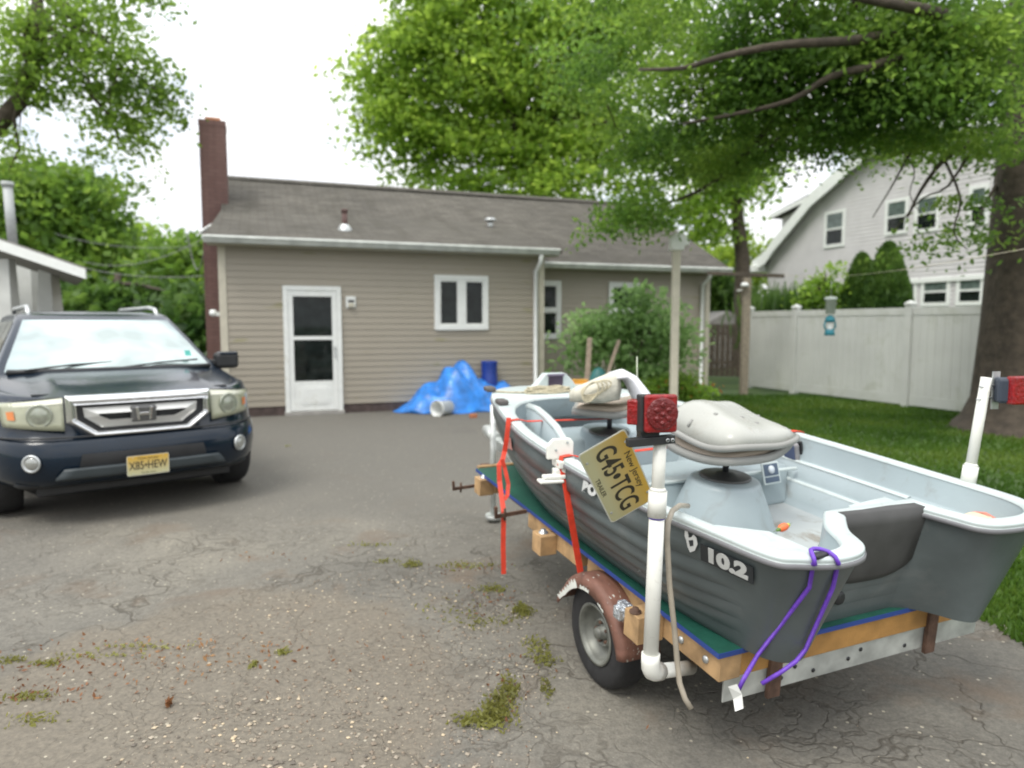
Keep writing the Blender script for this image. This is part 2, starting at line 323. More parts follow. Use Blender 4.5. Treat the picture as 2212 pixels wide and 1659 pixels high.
# weeds in the cracks
WEED = leafmat('weed', (.12,.12,.035), (.19,.195,.05), (.28,.29,.09), .45); wl = []
def weed(px, py, rx, ry, n, s=.012):
    c = gnd(px, py); x = c.x + rng.normal(0, rx, n); y = c.y + rng.normal(0, ry, n); z = .006 + np.abs(rng.normal(0, s*.7, n))
    a = rng.normal(0, 1, (n, 3)); a /= np.linalg.norm(a, axis=1)[:, None]; bb = np.cross(a, rng.normal(0, 1, (n, 3))); bb /= np.linalg.norm(bb, axis=1)[:, None]
    ln = s * rng.uniform(.4, 1.4, n)[:, None]; c = np.c_[x, y, z]
    wl.append(np.stack([c - a*ln, c - bb*ln*.4, c + a*ln, c + bb*ln*.4], 1).reshape(-1, 3))
for q in [(890,1222,.03,.03,160),(1010,1225,.1,.03,140),(1065,1275,.05,.03,140),(1130,1325,.03,.03,170),(1125,1318,.02,.03,150),(1050,1345,.08,.04,110),(1075,1530,.03,.06,420),(1040,1560,.05,.03,330),
          (1100,1495,.02,.05,200),(1160,1400,.03,.06,130),(1175,1430,.03,.03,110),(545,1440,.008,.012,46),(610,1413,.02,.01,60),(830,1215,.05,.02,60),(970,1320,.1,.1,60),(105,1437,.03,.01,60),(60,1510,.05,.02,90),
          (200,1420,.12,.02,70),(320,1400,.12,.02,60),(30,1430,.03,.02,60),(80,1560,.05,.02,60),(1180,1490,.02,.05,70),(620,965,.02,.02,20),(800,1180,.1,.02,40)]: weed(*q)
tag(quads_obj('weeds', np.vstack(wl), WEED), 'low yellow green weeds growing in the cracks of the driveway', 'weeds', kind='stuff')
DRYL = leafmat('dry_leaf', (.1,.045,.02), (.2,.09,.04), (.3,.17,.07), .2); wl = []
for q in [(200,1440,.5,.06,150,.012),(60,1500,.25,.06,130,.012),(420,1400,.35,.06,100,.012),(1010,1230,.15,.05,70,.01),(1060,1300,.1,.1,80,.01),(1100,1500,.05,.15,60,.01),(900,1400,.5,.4,60,.009),(600,1420,.25,.1,50,.01),(366,1527,.004,.004,14,.02),(580,1205,.2,.05,16,.012)]: weed(*q)
tag(quads_obj('leaf_litter', np.vstack(wl), DRYL), 'brown dead leaf litter caught along the driveway cracks', 'leaf litter', kind='stuff')

# ================================================================ HOUSE
A = R(20); hu = Vector((math.cos(A), math.sin(A), 0)); hv = Vector((-math.sin(A), math.cos(A), 0)); HO = Vector((-4.59, 11.01, 0))
H = thing('ranch_house', 'tan vinyl sided single storey house with brown shingle roof and tall painted brick chimney', 'house', frame(HO, hu, hv, (0,0,1)))
def siding(mb, u0, u1, v, z0, z1, ch=.105, d=.014):   # clapboards facing -v
    z = z0; nrow = int(round((z1-z0)/ch)); ch = (z1-z0)/nrow
    for i in range(nrow):
        a, c = z0+i*ch, z0+(i+1)*ch
        mb.add([(u0,v-d,a),(u1,v-d,a),(u1,v-.004,c-.001),(u0,v-.004,c-.001),(u0,v,a),(u1,v,a)], [(0,1,2,3),(4,5,1,0)])
msd = bpy.data.materials.new('vinyl_siding'); msd.use_nodes = True; t = msd.node_tree; b = t.nodes['Principled BSDF']; b.inputs['Roughness'].default_value = .5
tc = N(t, 'ShaderNodeTexCoord'); P = tc.outputs['Object']
cl = ramp(nz(.9, 5), [(.3, (.285,.256,.206)), (.7, (.355,.32,.26))])
mps = N(t, 'ShaderNodeMapping'); mps.inputs['Scale'].default_value = (1.6,1,7); t.links.new(P, mps.inputs[0])
cl = mix(mth('MULTIPLY', ramp(nz(1.0, 3, vec=mps.outputs[0]), [(.63, (0,0,0)), (.72, (1,1,1))]), .55), cl, (.22,.21,.085))
t.links.new(cl, b.inputs['Base Color'])
s = MB(); siding(s, 0, 5.49, 0, .16, 2.76); s.box(0, 5.49, .002, 1.1, .16, 2.76); s.build('extension_wall', msd, H)
s = MB(); siding(s, 5.49, 9.9, 1.1, .16, 2.66); s.box(5.49, 9.9, 1.102, 6.9, .16, 2.66)
s.box(0.0, 5.488, 1.102, 6.9, .16, 2.7); s.build('main_wall', msd, H)
for u in (0.0, 9.88):
    s = MB(); s.prism([(1.1,2.66),(6.9,2.66),(4.6,4.58)] if u > 5 else [(1.1,2.7),(6.9,2.7),(4.6,4.55)], u, u+.02, lambda a, z, h: Vector((h, a, z))); s.build('gable', msd, H)
s = MB(); s.box(.01, 5.48, -.0, 1.0, 0, .16); s.box(5.5, 9.89, 1.11, 6.8, 0, .16); s.build('foundation', mat('block', (.075,.055,.05), .9, var=.3, vs=10), H)
s = MB(); s.box(-.02, .09, -.022, .06, .13, 2.74); s.build('corner_trim', TRIM, H)
s = MB(); s.box(5.4, 5.51, -.022, .06, .13, 2.74); s.build('corner_trim', TRIM, H)
s = MB(); s.box(9.81, 9.92, 1.075, 1.16, .13, 2.64); s.build('corner_trim', TRIM, H)
# roof
mrf = bpy.data.materials.new('shingle'); mrf.use_nodes = True; t = mrf.node_tree; b = t.nodes['Principled BSDF']; b.inputs['Roughness'].default_value = .92; b.inputs['Specular IOR Level'].default_value = .2
tc = N(t, 'ShaderNodeTexCoord'); P = tc.outputs['Object']
mps = N(t, 'ShaderNodeMapping'); mps.inputs['Scale'].default_value = (1,1,0.05); t.links.new(P, mps.inputs[0])
bk = N(t, 'ShaderNodeTexBrick'); bk.inputs['Scale'].default_value = 1; bk.inputs['Brick Width'].default_value = .3; bk.inputs['Row Height'].default_value = .125; bk.inputs['Mortar Size'].default_value = .008
bk.inputs['Color1'].default_value = (.095,.09,.08,1); bk.inputs['Color2'].default_value = (.125,.118,.104,1); bk.inputs['Mortar'].default_value = (.07,.062,.05,1)
t.links.new(mps.outputs[0], bk.inputs['Vector'])
cl = mix(.55, bk.outputs[0], ramp(nz(.55, 5, dist=.5), [(.3, (.2,.2,.2)), (.7, (.75,.74,.72))]), 'OVERLAY')
cl = mix(.35, cl, ramp(nz(25, 4), [(.3, (.25,.25,.25)), (.7, (.75,.75,.75))]), 'OVERLAY')
mst = N(t, 'ShaderNodeMapping'); mst.inputs['Scale'].default_value = (2.0,.35,1); t.links.new(P, mst.inputs[0])
cl = mix(mth('MULTIPLY', ramp(nz(.8, 4, vec=mst.outputs[0], dist=.4), [(.52, (0,0,0)), (.66, (1,1,1))]), .5), cl, (.06,.056,.045))
t.links.new(cl, b.inputs['Base Color'])
bp = N(t, 'ShaderNodeBump'); bp.inputs['Strength'].default_value = .5; bp.inputs['Distance'].default_value = .01; t.links.new(bk.outputs['Fac'], bp.inputs['Height']); bp.invert = True; t.links.new(bp.outputs[0], b.inputs['Normal'])
def mainz(v): return 2.71 + .513*(v-.8)
s = MB(); th = .07
for k in range(40):   # main slope, gently sagging ridge, in strips
    u0, u1 = -.06 + 10.28*k/40, -.06 + 10.28*(k+1)/40
    sg = lambda u: .03*math.sin(math.pi*(u+.06)/10.28)*-1
    def pt(u, v, z): return Vector((u, v, z+sg(u)*(v-.8)/3.8))
    fr = .8 if u0 > 5.55 else 2.55
    s.add([pt(u0,fr,mainz(fr)),pt(u1,fr,mainz(fr)),pt(u1,4.6,4.66),pt(u0,4.6,4.66)], [(0,1,2,3)])
    s.add([pt(u0,fr,mainz(fr)-th),pt(u1,fr,mainz(fr)-th),pt(u1,4.6,4.66-th),pt(u0,4.6,4.66-th)], [(3,2,1,0)])
    s.add([pt(u0,4.6,4.66),pt(u1,4.6,4.66),pt(u1,8.4,2.71),pt(u0,8.4,2.71)], [(0,1,2,3)])
for u in (-.06, 10.22):
    s.add([(u,.8,mainz(.8)),(u,4.6,4.66),(u,4.6,4.66-th),(u,.8,mainz(.8)-th)] if u > 5 else [(u,2.55,mainz(2.55)),(u,4.6,4.66),(u,4.6,4.66-th),(u,2.55,mainz(2.55)-th)], [(0,1,2,3)])
s.hexa([Vector(p) for p in ((-.2,-.28,2.76),(5.75,-.28,2.76),(5.75,2.6,3.57),(-.06,2.6,3.57),(-.2,-.28,2.83),(5.75,-.28,2.83),(5.75,2.62,3.655),(-.06,2.62,3.655))])
s.build('roof', mrf, H)
s = MB()
for k in range(41):
    u = -.06 + k*.254; s.hexa([Vector(p) for p in ((u,4.45,4.60),(u+.25,4.45,4.60),(u+.25,4.6,4.685),(u,4.6,4.685),(u,4.45,4.615),(u+.25,4.45,4.615),(u+.25,4.6,4.70),(u,4.6,4.70))])
s.build('ridge_cap', mrf, H)
s = MB(); s.box(-.16, 5.7, -.26, .0, 2.72, 2.755); s.build('soffit', TRIM, H)
s = MB(); s.box(5.5, 10.15, .84, 1.1, 2.6, 2.635); s.build('soffit', TRIM, H)
def gutter(u0, u1, v, zt, nm):
    s = MB(); prof = [(0,0),(-.105,0),(-.12,-.03),(-.1,-.06),(-.075,-.11),(0,-.11),(0,-.09),(-.065,-.09),(-.09,-.03),(-.095,-.012),(-.01,-.012)]
    s.prism(prof, u0, u1, lambda a, z, h: Vector((h, v+a, zt+z))); return s.build(nm, GUT, H)
gutter(-.2, 5.66, -.285, 2.845, 'gutter'); gutter(5.62, 10.22, .795, 2.71, 'gutter')
s = MB(); s.tube([(5.32,-.33,2.73),(5.32,-.3,2.6),(5.32,-.07,2.45),(5.32,-.07,.1),(5.32,-.2,.03)], .04, 8); s.build('downspout', WHITE, H)
s = MB(); s.tube([(9.7,.75,2.6),(9.7,.8,2.5),(9.7,1.04,2.35),(9.7,1.04,.1),(9.7,.9,.04)], .04, 8); s.build('downspout', WHITE, H)
# white rake return at left end
s = MB(); s.beam((-.08,1.9,3.35),(-.3,.4,2.95),.03,.05); s.build('rake_flashing', WHITE, H)
# chimney
mch = bpy.data.materials.new('painted_brick'); mch.use_nodes = True; t = mch.node_tree; b = t.nodes['Principled BSDF']; b.inputs['Roughness'].default_value = .85
tc = N(t, 'ShaderNodeTexCoord'); P = tc.outputs['Object']; sxx = N(t, 'ShaderNodeSeparateXYZ'); t.links.new(P, sxx.inputs[0])
cb = N(t, 'ShaderNodeCombineXYZ'); t.links.new(mth('ADD', sxx.outputs[0], sxx.outputs[1]), cb.inputs[0]); t.links.new(sxx.outputs[2], cb.inputs[1])
bk = N(t, 'ShaderNodeTexBrick'); bk.inputs['Scale'].default_value = 1; bk.inputs['Brick Width'].default_value = .21; bk.inputs['Row Height'].default_value = .075; bk.inputs['Mortar Size'].default_value = .008
bk.inputs['Color1'].default_value = (.15,.082,.072,1); bk.inputs['Color2'].default_value = (.175,.1,.088,1); bk.inputs['Mortar'].default_value = (.125,.075,.068,1)
t.links.new(cb.outputs[0], bk.inputs['Vector']); cl = mix(.4, bk.outputs[0], ramp(nz(3, 5), [(.3, (.3,.3,.3)), (.7, (.72,.72,.72))]), 'OVERLAY'); t.links.new(cl, b.inputs['Base Color'])
bp = N(t, 'ShaderNodeBump'); bp.inputs['Strength'].default_value = .6; bp.inputs['Distance'].default_value = .008; bp.invert = True; t.links.new(bk.outputs['Fac'], bp.inputs['Height']); t.links.new(bp.outputs[0], b.inputs['Normal'])
s = MB(); s.box(-.42,.06,3.0,3.5,0,5.36); s.box(-.428,.068,2.992,3.508,5.30,5.42); ch = s.build('chimney', mch, H, bevel=.008)
s = MB(); s.box(-.31,-.03,3.1,3.4,5.415,5.5); s.build('flue', mat('terracotta', (.5,.22,.11), .8), ch, bevel=.01)
# door
dX0, dX1 = .93, 1.85
dr = MB(); s = MB()
for (a,b_,z0,z1) in ((dX0,dX0+.075,.03,2.12),(dX1-.075,dX1,.03,2.12)): s.box(a,b_,-.05,.0,z0,z1)
s.box(dX0+.0755,dX1-.0755,-.05,0,2.045,2.12); door = s.build('door_frame', WHITE, H, bevel=.004)
x0, x1 = dX0+.078, dX1-.078; s = MB()
for (a,b_,z0,z1) in ((x0,x0+.075,.07,2.04),(x1-.075,x1,.07,2.04),(x0+.076,x1-.076,1.95,2.04),(x0+.076,x1-.076,1.24,1.30),(x0+.076,x1-.076,.07,.56)): s.box(a,b_,-.04,-.012,z0,z1)
dr = s.build('storm_door', WHITE, H, bevel=.004)
s = MB(); s.box(x0+.076,x1-.076,-.026,-.02,1.301,1.949); s.build('pane', GLASS, dr)
s = MB(); s.box(x0+.076,x1-.076,-.026,-.02,.561,1.239); s.build('pane', GLASS, dr)
s = MB(); c0 = (x0+x1)/2
for rr, d in ((.21,.006),(.165,.010)):
    pl = [(c0+rr*1.15*math.copysign(min(1,abs(math.cos(q))*1.25),math.cos(q)), .32+rr*.75*math.copysign(min(1,abs(math.sin(q))*1.25),math.sin(q))) for q in [2*math.pi*i/24 for i in range(24)]]
    s.prism(pl, -.041-d, -.039, lambda a, z, h: Vector((a, h, z)))
s.build('embossed_panel', WHITE, dr, bevel=.003)
s = MB(); s.box(x1-.05,x1-.03,-.075,-.06,.95,1.13); s.box(x1-.055,x1-.025,-.062,-.039,.96,.98); s.box(x1-.055,x1-.025,-.062,-.039,1.1,1.12); s.build('handle', STEEL, dr, bevel=.003)
s = MB(); s.box(dX0-.02,dX1+.02,-.12,-.0,.0,.06); s.build('threshold', mat('concrete', (.3,.29,.27), .9), H, bevel=.006)
# vent box by the door
s = MB(); s.box(1.93,2.09,-.04,0,1.77,1.96); vb = s.build('wall_vent', WHITE, H, bevel=.008)
s = MB(); s.box(1.965,2.065,-.075,-.04,1.78,1.85); s.build('vent_hood', TRIM, vb, bevel=.01)
s = MB(); s.box(1.965,2.065,-.044,-.04,1.86,1.9); s.build('vent_slot', BLACK, vb)
# windows
def window(name, u0, u1, v, z0, z1, mull=None, rail=None, fw=.075):
    s = MB(); d = v-.045
    s.box(u0,u0+fw,d,v,z0,z1); s.box(u1-fw,u1,d,v,z0,z1); s.box(u0+fw,u1-fw,d,v,z1-fw,z1); s.box(u0+fw,u1-fw,d,v,z0,z0+fw)
    wn = s.build(name, WHITE, H, bevel=.004); s = MB(); q = .035
    if mull: cols = [(u0+fw,(u0+u1)/2-mull),((u0+u1)/2+mull,u1-fw)]; s.box((u0+u1)/2-mull,(u0+u1)/2+mull,d+.004,v-.01,z0+fw,z1-fw)
    else: cols = [(u0+fw,u1-fw)]
    for a, c in cols:
        rows = [(z0+fw,z1-fw)] if not rail else [(z0+fw,rail-.02),(rail+.02,z1-fw)]
        if rail: s.box(a,c,d+.006,v-.01,rail-.02,rail+.02)
        for p_, r_ in rows:
            s.box(a,a+q,d+.01,v-.012,p_,r_); s.box(c-q,c,d+.01,v-.012,p_,r_); s.box(a+q,c-q,d+.01,v-.012,p_,p_+q); s.box(a+q,c-q,d+.01,v-.012,r_-q,r_)
            g = MB(); g.box(a+q,c-q,v-.024,v-.018,p_+q,r_-q); g.build('pane', GLASS, wn)
    s.build('sash', WHITE, wn, bevel=.003); return wn
window('window', 3.44, 4.42, 0, 1.4, 2.35, mull=.05)
window('window', 5.70, 6.33, 1.1, 1.2, 2.37, rail=1.78)
window('window', 7.42, 8.14, 1.1, 1.2, 2.37, rail=1.78)
# roof pipes
def ext_z(v): return 2.83 + (v+.28)*(.825/2.9)
pp = Vector((2.05, .95, ext_z(.95))); s = MB(); s.tube([pp-Vector((0,0,.05)), pp+Vector((0,0,.32))], .05, 12); s.tube([pp+Vector((0,0,.3)), pp+Vector((0,0,.36))], .06, 12); vp = s.build('vent_pipe', mat('rusty_pipe', (.09,.05,.045), .7, var=.3), H)
s = MB(); s.lathe([(.13,-.05),(.12,.02),(.07,.09)], Matrix.Translation(pp)); s.build('flashing', STEEL, vp)
pp = Vector((5.2, 2.2, ext_z(2.2))); s = MB(); s.tube([pp-Vector((0,0,.05)), pp+Vector((0,0,.12))], .055, 12); s.lathe([(0,.19),(.1,.18),(.12,.14),(.11,.12),(.04,.12)], Matrix.Translation(pp)); s.build('vent_cap', STEEL, H)
# floodlight and small box at chimney corner
s = MB(); s.lathe([(.0,.07),(.045,.06),(.06,0),(.04,-.03),(0,-.04)], Matrix.Translation((-.12,.1,1.66))); s.box(-.1,-.02,.07,.13,1.63,1.69); s.build('outdoor_light', WHITE, H)

# ================================================================ SMALL THINGS BY THE HOUSE
def hp(u, v, z=0): return HO + hu*u + hv*v + Vector((0,0,z))
# tarp heap: heightfield draped, with folds
TARP = mat('tarp_blue', (.03,.2,.62), .36, var=.35, vs=6, bump=.9, bs=7, spec=.55)
tp = MB(); nu, nv2 = 120, 60; rowv = []
def tarp_h(x, y):
    h = float(np.interp(x, [-1.12,-.9,-.6,-.42,-.25,-.1,.06,.28,.42,.72,.9,1.12],[.0,.17,.40,.48,.68,.75,.73,.54,.45,.47,.3,.0])) * max(0, 1-abs(y/.62)**2.0)
    fold = math.sin(x*15 + 2.4*math.sin(y*5+x*3)) * .05 + math.sin(x*27+y*11+math.sin(y*17))*.026 + math.sin((x*.8+y)*14+1)*.04
    return h, fold
for j in range(nv2+1):
    rr_ = []
    for i in range(nu+1):
        s_, q_ = i/nu*2-1, j/nv2*2-1
        ex_ = math.sqrt(max(0, 1-.35*q_*q_)); x = s_*1.12*ex_; y = q_*.62*math.sqrt(max(.15, 1-.75*s_*s_)) + .05*math.sin(s_*9)
        h, fo = tarp_h(x, y); e_ = max(abs(s_), abs(q_)); k = max(0, 1-e_**7)
        z = .012 + (h*k + fo*(.3+h)*k*1.1) + (0 if e_ < .97 else .0)
        rr_.append(Vector((x, y + fo*.6*h, max(.012, z))))
    rowv.append(rr_)
tp.loft(rowv, closed=False)
TB = at(1003, 905, 11.65); TB.z = 0; tb = TB + hv*.55
to = tp.build('blue_tarp', TARP); to.matrix_world = frame(tb + hu*.10, hu*1.08, hv, (0,0,1)) ; so = to.modifiers.new('s','SOLIDIFY'); so.thickness = .004
tag(to, 'crumpled bright blue tarp heaped over junk against the tan wall', 'tarp')
# blue drum behind
bq = at(1057, 800, 12.35); bq.z = 0
s = MB(); s.lathe([(0,0),(.15,0),(.155,.03),(.15,.1),(.157,.3),(.15,.32),(.157,.6),(.15,.62),(.158,.84),(.162,.86),(.15,.87),(.135,.84),(0,.84)], None, 28)
o = s.build('blue_barrel', mat('blue_plastic', (.012,.04,.24), .4)); o.location = bq; o.scale = (.93, .93, .97); tag(o, 'dark blue plastic barrel standing behind the blue tarp', 'barrel')
# white bucket on its side
bc = at(945, 893, 11.25); dv = Vector((.55,.83,0)).normalized()
Mx = frame(Vector((bc.x, bc.y, .125)), dv.cross(Vector((0,0,1))), Vector((0,0,1)), dv) ; bk_root = thing('white_bucket', 'white plastic bucket lying on its side in front of the blue tarp', 'bucket', Mx)
s = MB(); s.lathe([(.128,-.02),(.136,-.02),(.136,.01),(.124,.015),(.112,.3),(0,.3)], None, 28); s.lathe([(.128,-.02),(.118,.02),(.105,.29),(0,.29)], None, 28); s.build('bucket_body', WHITE, bk_root)
s = MB(); s.tube([(.135*math.cos(a_), -.135*abs(math.sin(a_))*.9-.0, -.02-.03*math.sin(a_)) for a_ in [math.pi*i/12 for i in range(13)]], .003, 6); s.build('bucket_handle', STEEL, bk_root)
bb = at(1023, 903, 11.05); s = MB(); s.box(-.06,.05,-.04,.04,0,.06); o = s.build('brick', mat('brick_red', (.42,.16,.08), .85, vs=20), bevel=.008); o.location = (bb.x, bb.y, .004); o.rotation_euler = (0,0,.5); tag(o, 'small broken orange brick on the driveway in front of the blue tarp', 'brick')
# wooden stakes, tool things by the shrub
def stake(px0, py0, px1, py1, Y, name, label, r=.03):
    p, q = at(px0, py0, Y), at(px1, py1, Y+.15); d = (p-q); p = q + d*((q.z)/(q.z-p.z)) if q.z != p.z else p
    s = MB(); s.beam(Vector((0,0,0)), q-p, r*1.5, r*1.1, up=(0,1,0)); o = s.build(name, OLDW, bevel=.003); o.location = p; return tag(o, label, 'stake')
stake(1268, 820, 1274, 730, 10.9, 'wooden_stake', 'upright weathered wooden stake, left one of two in front of the shrub', .05)
stake(1310, 815, 1337, 735, 11.0, 'wooden_stake', 'tilted weathered wooden stake, right one of two in front of the shrub', .035)
YEL = mat('yellow_plastic', (.7,.36,.05), .45)
q = at(1250, 824, 10.2); s = MB(); s.box(-.17,.17,-.2,.2,.0,.12); s.box(-.13,.13,-.16,.16,.12,.15); s.box(-.12,.12,-.17,-.13,.15,.17)
o = s.build('yellow_tote', YEL, bevel=.03, seg=4); o.location = (q.x, q.y, q.z-.13); tag(o, 'orange yellow plastic lid of a storage tote behind the boat bow', 'tote')
s = MB(); s.box(-.16,.16,-.19,.19,0,max(.1, q.z-.14)); bxo = s.build('tote_body', mat('grey_tote', (.2,.2,.2), .5), None, bevel=.02); bxo.parent = o; bxo.location = (0, 0, -(q.z-.13)+.0)
q = at(1293, 822, 11.4); s = MB(); s.lathe([(0,.42),(.08,.40),(.15,.33),(.17,.22),(.17,0),(0,0)], None, 20); s.box(-.03,.03,-.19,.19,.2,.23)
o = s.build('watering_can', mat('teal_plastic', (.04,.17,.17), .45)); o.scale = (1,1,1.9); o.location = (q.x, q.y, 0); tag(o, 'round topped teal plastic bin behind the wooden stakes', 'bin')
o.name = 'teal_bin'
# vent post with white hood
vpst = at(1458, 700, 10.6); vr = thing('hooded_post', 'tall tan square post topped with a white vent hood beside the shrub', 'post', (vpst.x, vpst.y, 0))
s = MB(); s.box(-.055,.055,-.055,.055,0,2.62); s.build('post', TRIM, vr, bevel=.006)
s = MB(); pr = [(-.1,0),(.1,0),(.1,.06),(.18,.08),(.17,.16),(.1,.24),(-.02,.26),(-.1,.2)]; s.prism(pr, -.09, .09, lambda a, z, h: Vector((a, h, z+2.6))); s.build('vent_hood', WHITE, vr, bevel=.02, seg=3)
# clothesline T post
cp = gnd(1606, 852); cr_ = thing('clothesline_post', 'weathered grey wooden T shaped clothesline post at the lawn edge', 'post', (cp.x, cp.y, 0)); zt = at(1610, 600, cp.y).z
s = MB(); s.box(-.075,.075,-.075,.075,0,zt); s.build('post', mat('post_wood', (.24,.205,.155), .85, var=.2, vs=14, bump=.2), cr_, bevel=.006)
a_, b_ = at(1528, 590, cp.y) - cp, at(1690, 597, cp.y) - cp; s = MB(); s.beam((a_.x,0,a_.z),(b_.x,-.1,b_.z),.07,.075); s.build('crossbar', DARKW, cr_, bevel=.005)
s = MB(); s.tube([(-.02,0,zt-.25),(-.2,0,zt-.27)], .018, 6); s.lathe([(0,.0),(.07,-.02),(.09,-.09),(0,-.09)], Matrix.Translation((-.08,-.12,zt-.1))); s.build('floodlight', WHITE, cr_)
e1 = at(1690, 594, cp.y-.1); e2 = at(1800, 585, 8.5); e3 = at(2300, 522, 5.0)
s = MB(); pl = []
for i in range(25):
    k = i/24; p = e1.lerp(e3, k); p.z -= .12*math.sin(math.pi*k); pl.append(p)
s.tube(pl, .003, 5); tag(s.build('clothesline', mat('line', (.55,.5,.38), .7)), 'thin pale clothesline stretched right from the T shaped post', 'clothesline')
TEAL = mat('teal', (.03,.22,.28), .5)
wy = 9.2; wc = at(1795, 640, wy); wr = thing('hanging_feeder', 'small teal and white bird feeder hanging from the clothesline before the white fence', 'bird feeder', wc); k_ = wy/1500
tz = [p for p in pl if abs(p.x-wc.x) < .4]; tzz = min(pl, key=lambda p: abs(p.x-wc.x)).z
s = MB(); s.tube([(0,0,0),(0,0,max(.02, tzz-wc.z))], .003, 5); s.build('hanger', STEEL, wr)
s = MB(); s.lathe([(0,0),(12*k_,-2*k_),(13*k_,-8*k_),(10*k_,-8*k_),(10*k_,-38*k_),(0,-38*k_)], None, 16); s.build('feeder_tube', mat('clear_plastic', (.55,.6,.56), .3), wr)
s = MB(); s.lathe([(3*k_,-40*k_),(9*k_,-46*k_),(11*k_,-54*k_),(4*k_,-56*k_)], None, 16); s.lathe([(4*k_,-70*k_),(9*k_,-72*k_),(11*k_,-84*k_),(0,-84*k_)], None, 16); s.tube([(-10*k_,0,-54*k_),(-12*k_,0,-64*k_),(-8*k_,0,-72*k_)], .012, 6); s.tube([(10*k_,0,-54*k_),(12*k_,0,-64*k_),(8*k_,0,-72*k_)], .012, 6); s.build('feeder_base', TEAL, wr)
s = MB(); s.lathe([(5*k_,-56*k_),(5*k_,-71*k_)], None, 12); s.build('feeder_core', WHITE, wr)

# ================================================================ WHITE FENCE
FEN = mat('vinyl_fence', (.52,.535,.51), .4, var=.07, vs=1.5, stain=((.3,.32,.24), 1.6, .54, .4))
fp0 = Vector((5.58,16.35,0)); fd = Vector((.366,-.930,0)).normalized(); FN = thing('white_fence', 'white vinyl privacy fence behind the lawn', 'fence', fp0)
pos = [0, 1.45, 4.18, 6.6, 9.0, 11.4]
for i, d in enumerate(pos):
    p = fd*d; s = MB(); s.box(-.065,.065,-.065,.065,0,1.84); s.lathe([(.11,1.84),(.11,1.87),(.0,1.93)], Matrix.Rotation(R(45),4,'Z'), 4, False); o = s.build('post', FEN, FN, bevel=.004)
    o.matrix_local = frame(p, fd, (-fd.y,fd.x,0), (0,0,1))
    if i < len(pos)-1:
        L_ = pos[i+1]-d; s = MB(); s.box(.066,L_-.066,-.022,.022,.05,.23); s.box(.066,L_-.066,-.022,.022,1.66,1.79); 
        nn = int((L_-.13)/.15); wdt = (L_-.132)/nn
        for k in range(nn): s.box(.066+k*wdt+.002,.066+(k+1)*wdt-.002,-.012,.012,.231,1.659)
        s.box(.066,L_-.066,-.006,.006,.231,1.659)
        o = s.build('panel', FEN, FN, bevel=.003); o.matrix_local = frame(p, fd, (-fd.y,fd.x,0), (0,0,1))
# dark fence between house and white fence
q0, q1 = at(1500, 700, 19.5), at(1640, 700, 19.0); q0.z = q1.z = 0; d = (q1-q0); L_ = d.length; dd = d.normalized()
DF = thing('brown_fence', 'weathered dark brown board fence in the gap between house and white fence', 'fence', frame(q0, dd, (-dd.y,dd.x,0), (0,0,1)))
s = MB(); 
for k in range(int(L_/.14)): s.box(k*.14+.004,k*.14+.136,-.01,.01,.05,1.5+.02*math.sin(k*3.1))
s.build('boards', DARKW, DF); s = MB(); s.box(0,L_,.012,.06,.4,.48); s.box(0,L_,.012,.06,1.2,1.28); s.build('rail', DARKW, DF)

# ================================================================ RIGHT NEIGHBOUR HOUSE (bell-curved gable)
nd = Vector((-.349,.937,0)).normalized(); nout = Vector((-nd.y*-1, 0, 0)); nn_ = Vector((nd.y, -nd.x, 0))   # nn_ points to +x (away)
P0 = Vector((13.65,20.0,0)) + nd*2.36
def onplane(px, py, off=0):
    d = ray(px, py); c = np.array([0,0,CH]); q = np.array(P0) - np.array(nn_)*off; t_ = ((q-c)@np.array(nn_))/(d@np.array(nn_)); P_ = Vector(c+d*t_); return ((P_-P0).dot(nd), P_.z)
NH = thing('gambrel_house', 'pale grey neighbouring house with curved white roof edge behind the white fence', 'house', frame(P0, nd, -nn_, (0,0,1)))
# local: x along wall (left in picture = +), y toward viewer (-nn_), z up
cur = [onplane(*p) for p in ((1640,572),(1668,552),(1682,530),(1724,480),(1766,428),(1812,388),(1860,345),(1900,316),(1972,280))]
wallc = [(x, z-.12) for x, z in cur]; xl = cur[0][0]; 
right = [(-x*1.0, z) for x, z in cur[::-1][1:]]; full = [(x, z) for x, z in cur] + right
GREYS = mat('grey_siding', (.56,.545,.55), .6, var=.06, vs=2)
s = MB()
def zat(x):
    pts = sorted(full)
    for (xa,za),(xb,zb) in zip(pts, pts[1:]):
        if xa <= x <= xb: return za + (zb-za)*(x-xa)/(xb-xa+1e-9)
    return pts[0][1]
xw = xl-.55; pts = sorted(full)
for r_ in range(58):    # clapboards clipped to the roof curve
    z0, z1 = .3+r_*.13, .3+(r_+1)*.13
    def half(z):
        lo = 0.
        for i in range(400):
            x = xw*i/400
            if zat(x)-.15 < z: break
            lo = x
        return lo
    h0, h1 = half(z0), half(z1)
    if h0 <= .05: break
    s.add([(-h0,.03,z0),(h0,.03,z0),(h1,.008,z1),(-h1,.008,z1),(-h0,.0,z0),(h0,.0,z0)], [(0,1,2,3),(4,5,1,0)])
bodyp = [(-xw,0.3)] + [(-xw, zat(-xw)-.2)] + [(x, z-.15) for x, z in pts if abs(x) < xw] + [(xw, zat(xw)-.2), (xw,.3)]
s.prism(bodyp, -9, 0, lambda a, z, h: Vector((a, h, z))); s.build('wall', GREYS, NH)
s = MB()
for (xa,za),(xb,zb) in zip(pts, pts[1:]): s.hexa([Vector((xa,-9.3,za-.02)),Vector((xb,-9.3,zb-.02)),Vector((xb,.30,zb-.02)),Vector((xa,.30,za-.02)),Vector((xa,-9.3,za+.10)),Vector((xb,-9.3,zb+.10)),Vector((xb,.30,zb+.10)),Vector((xa,.30,za+.10))])
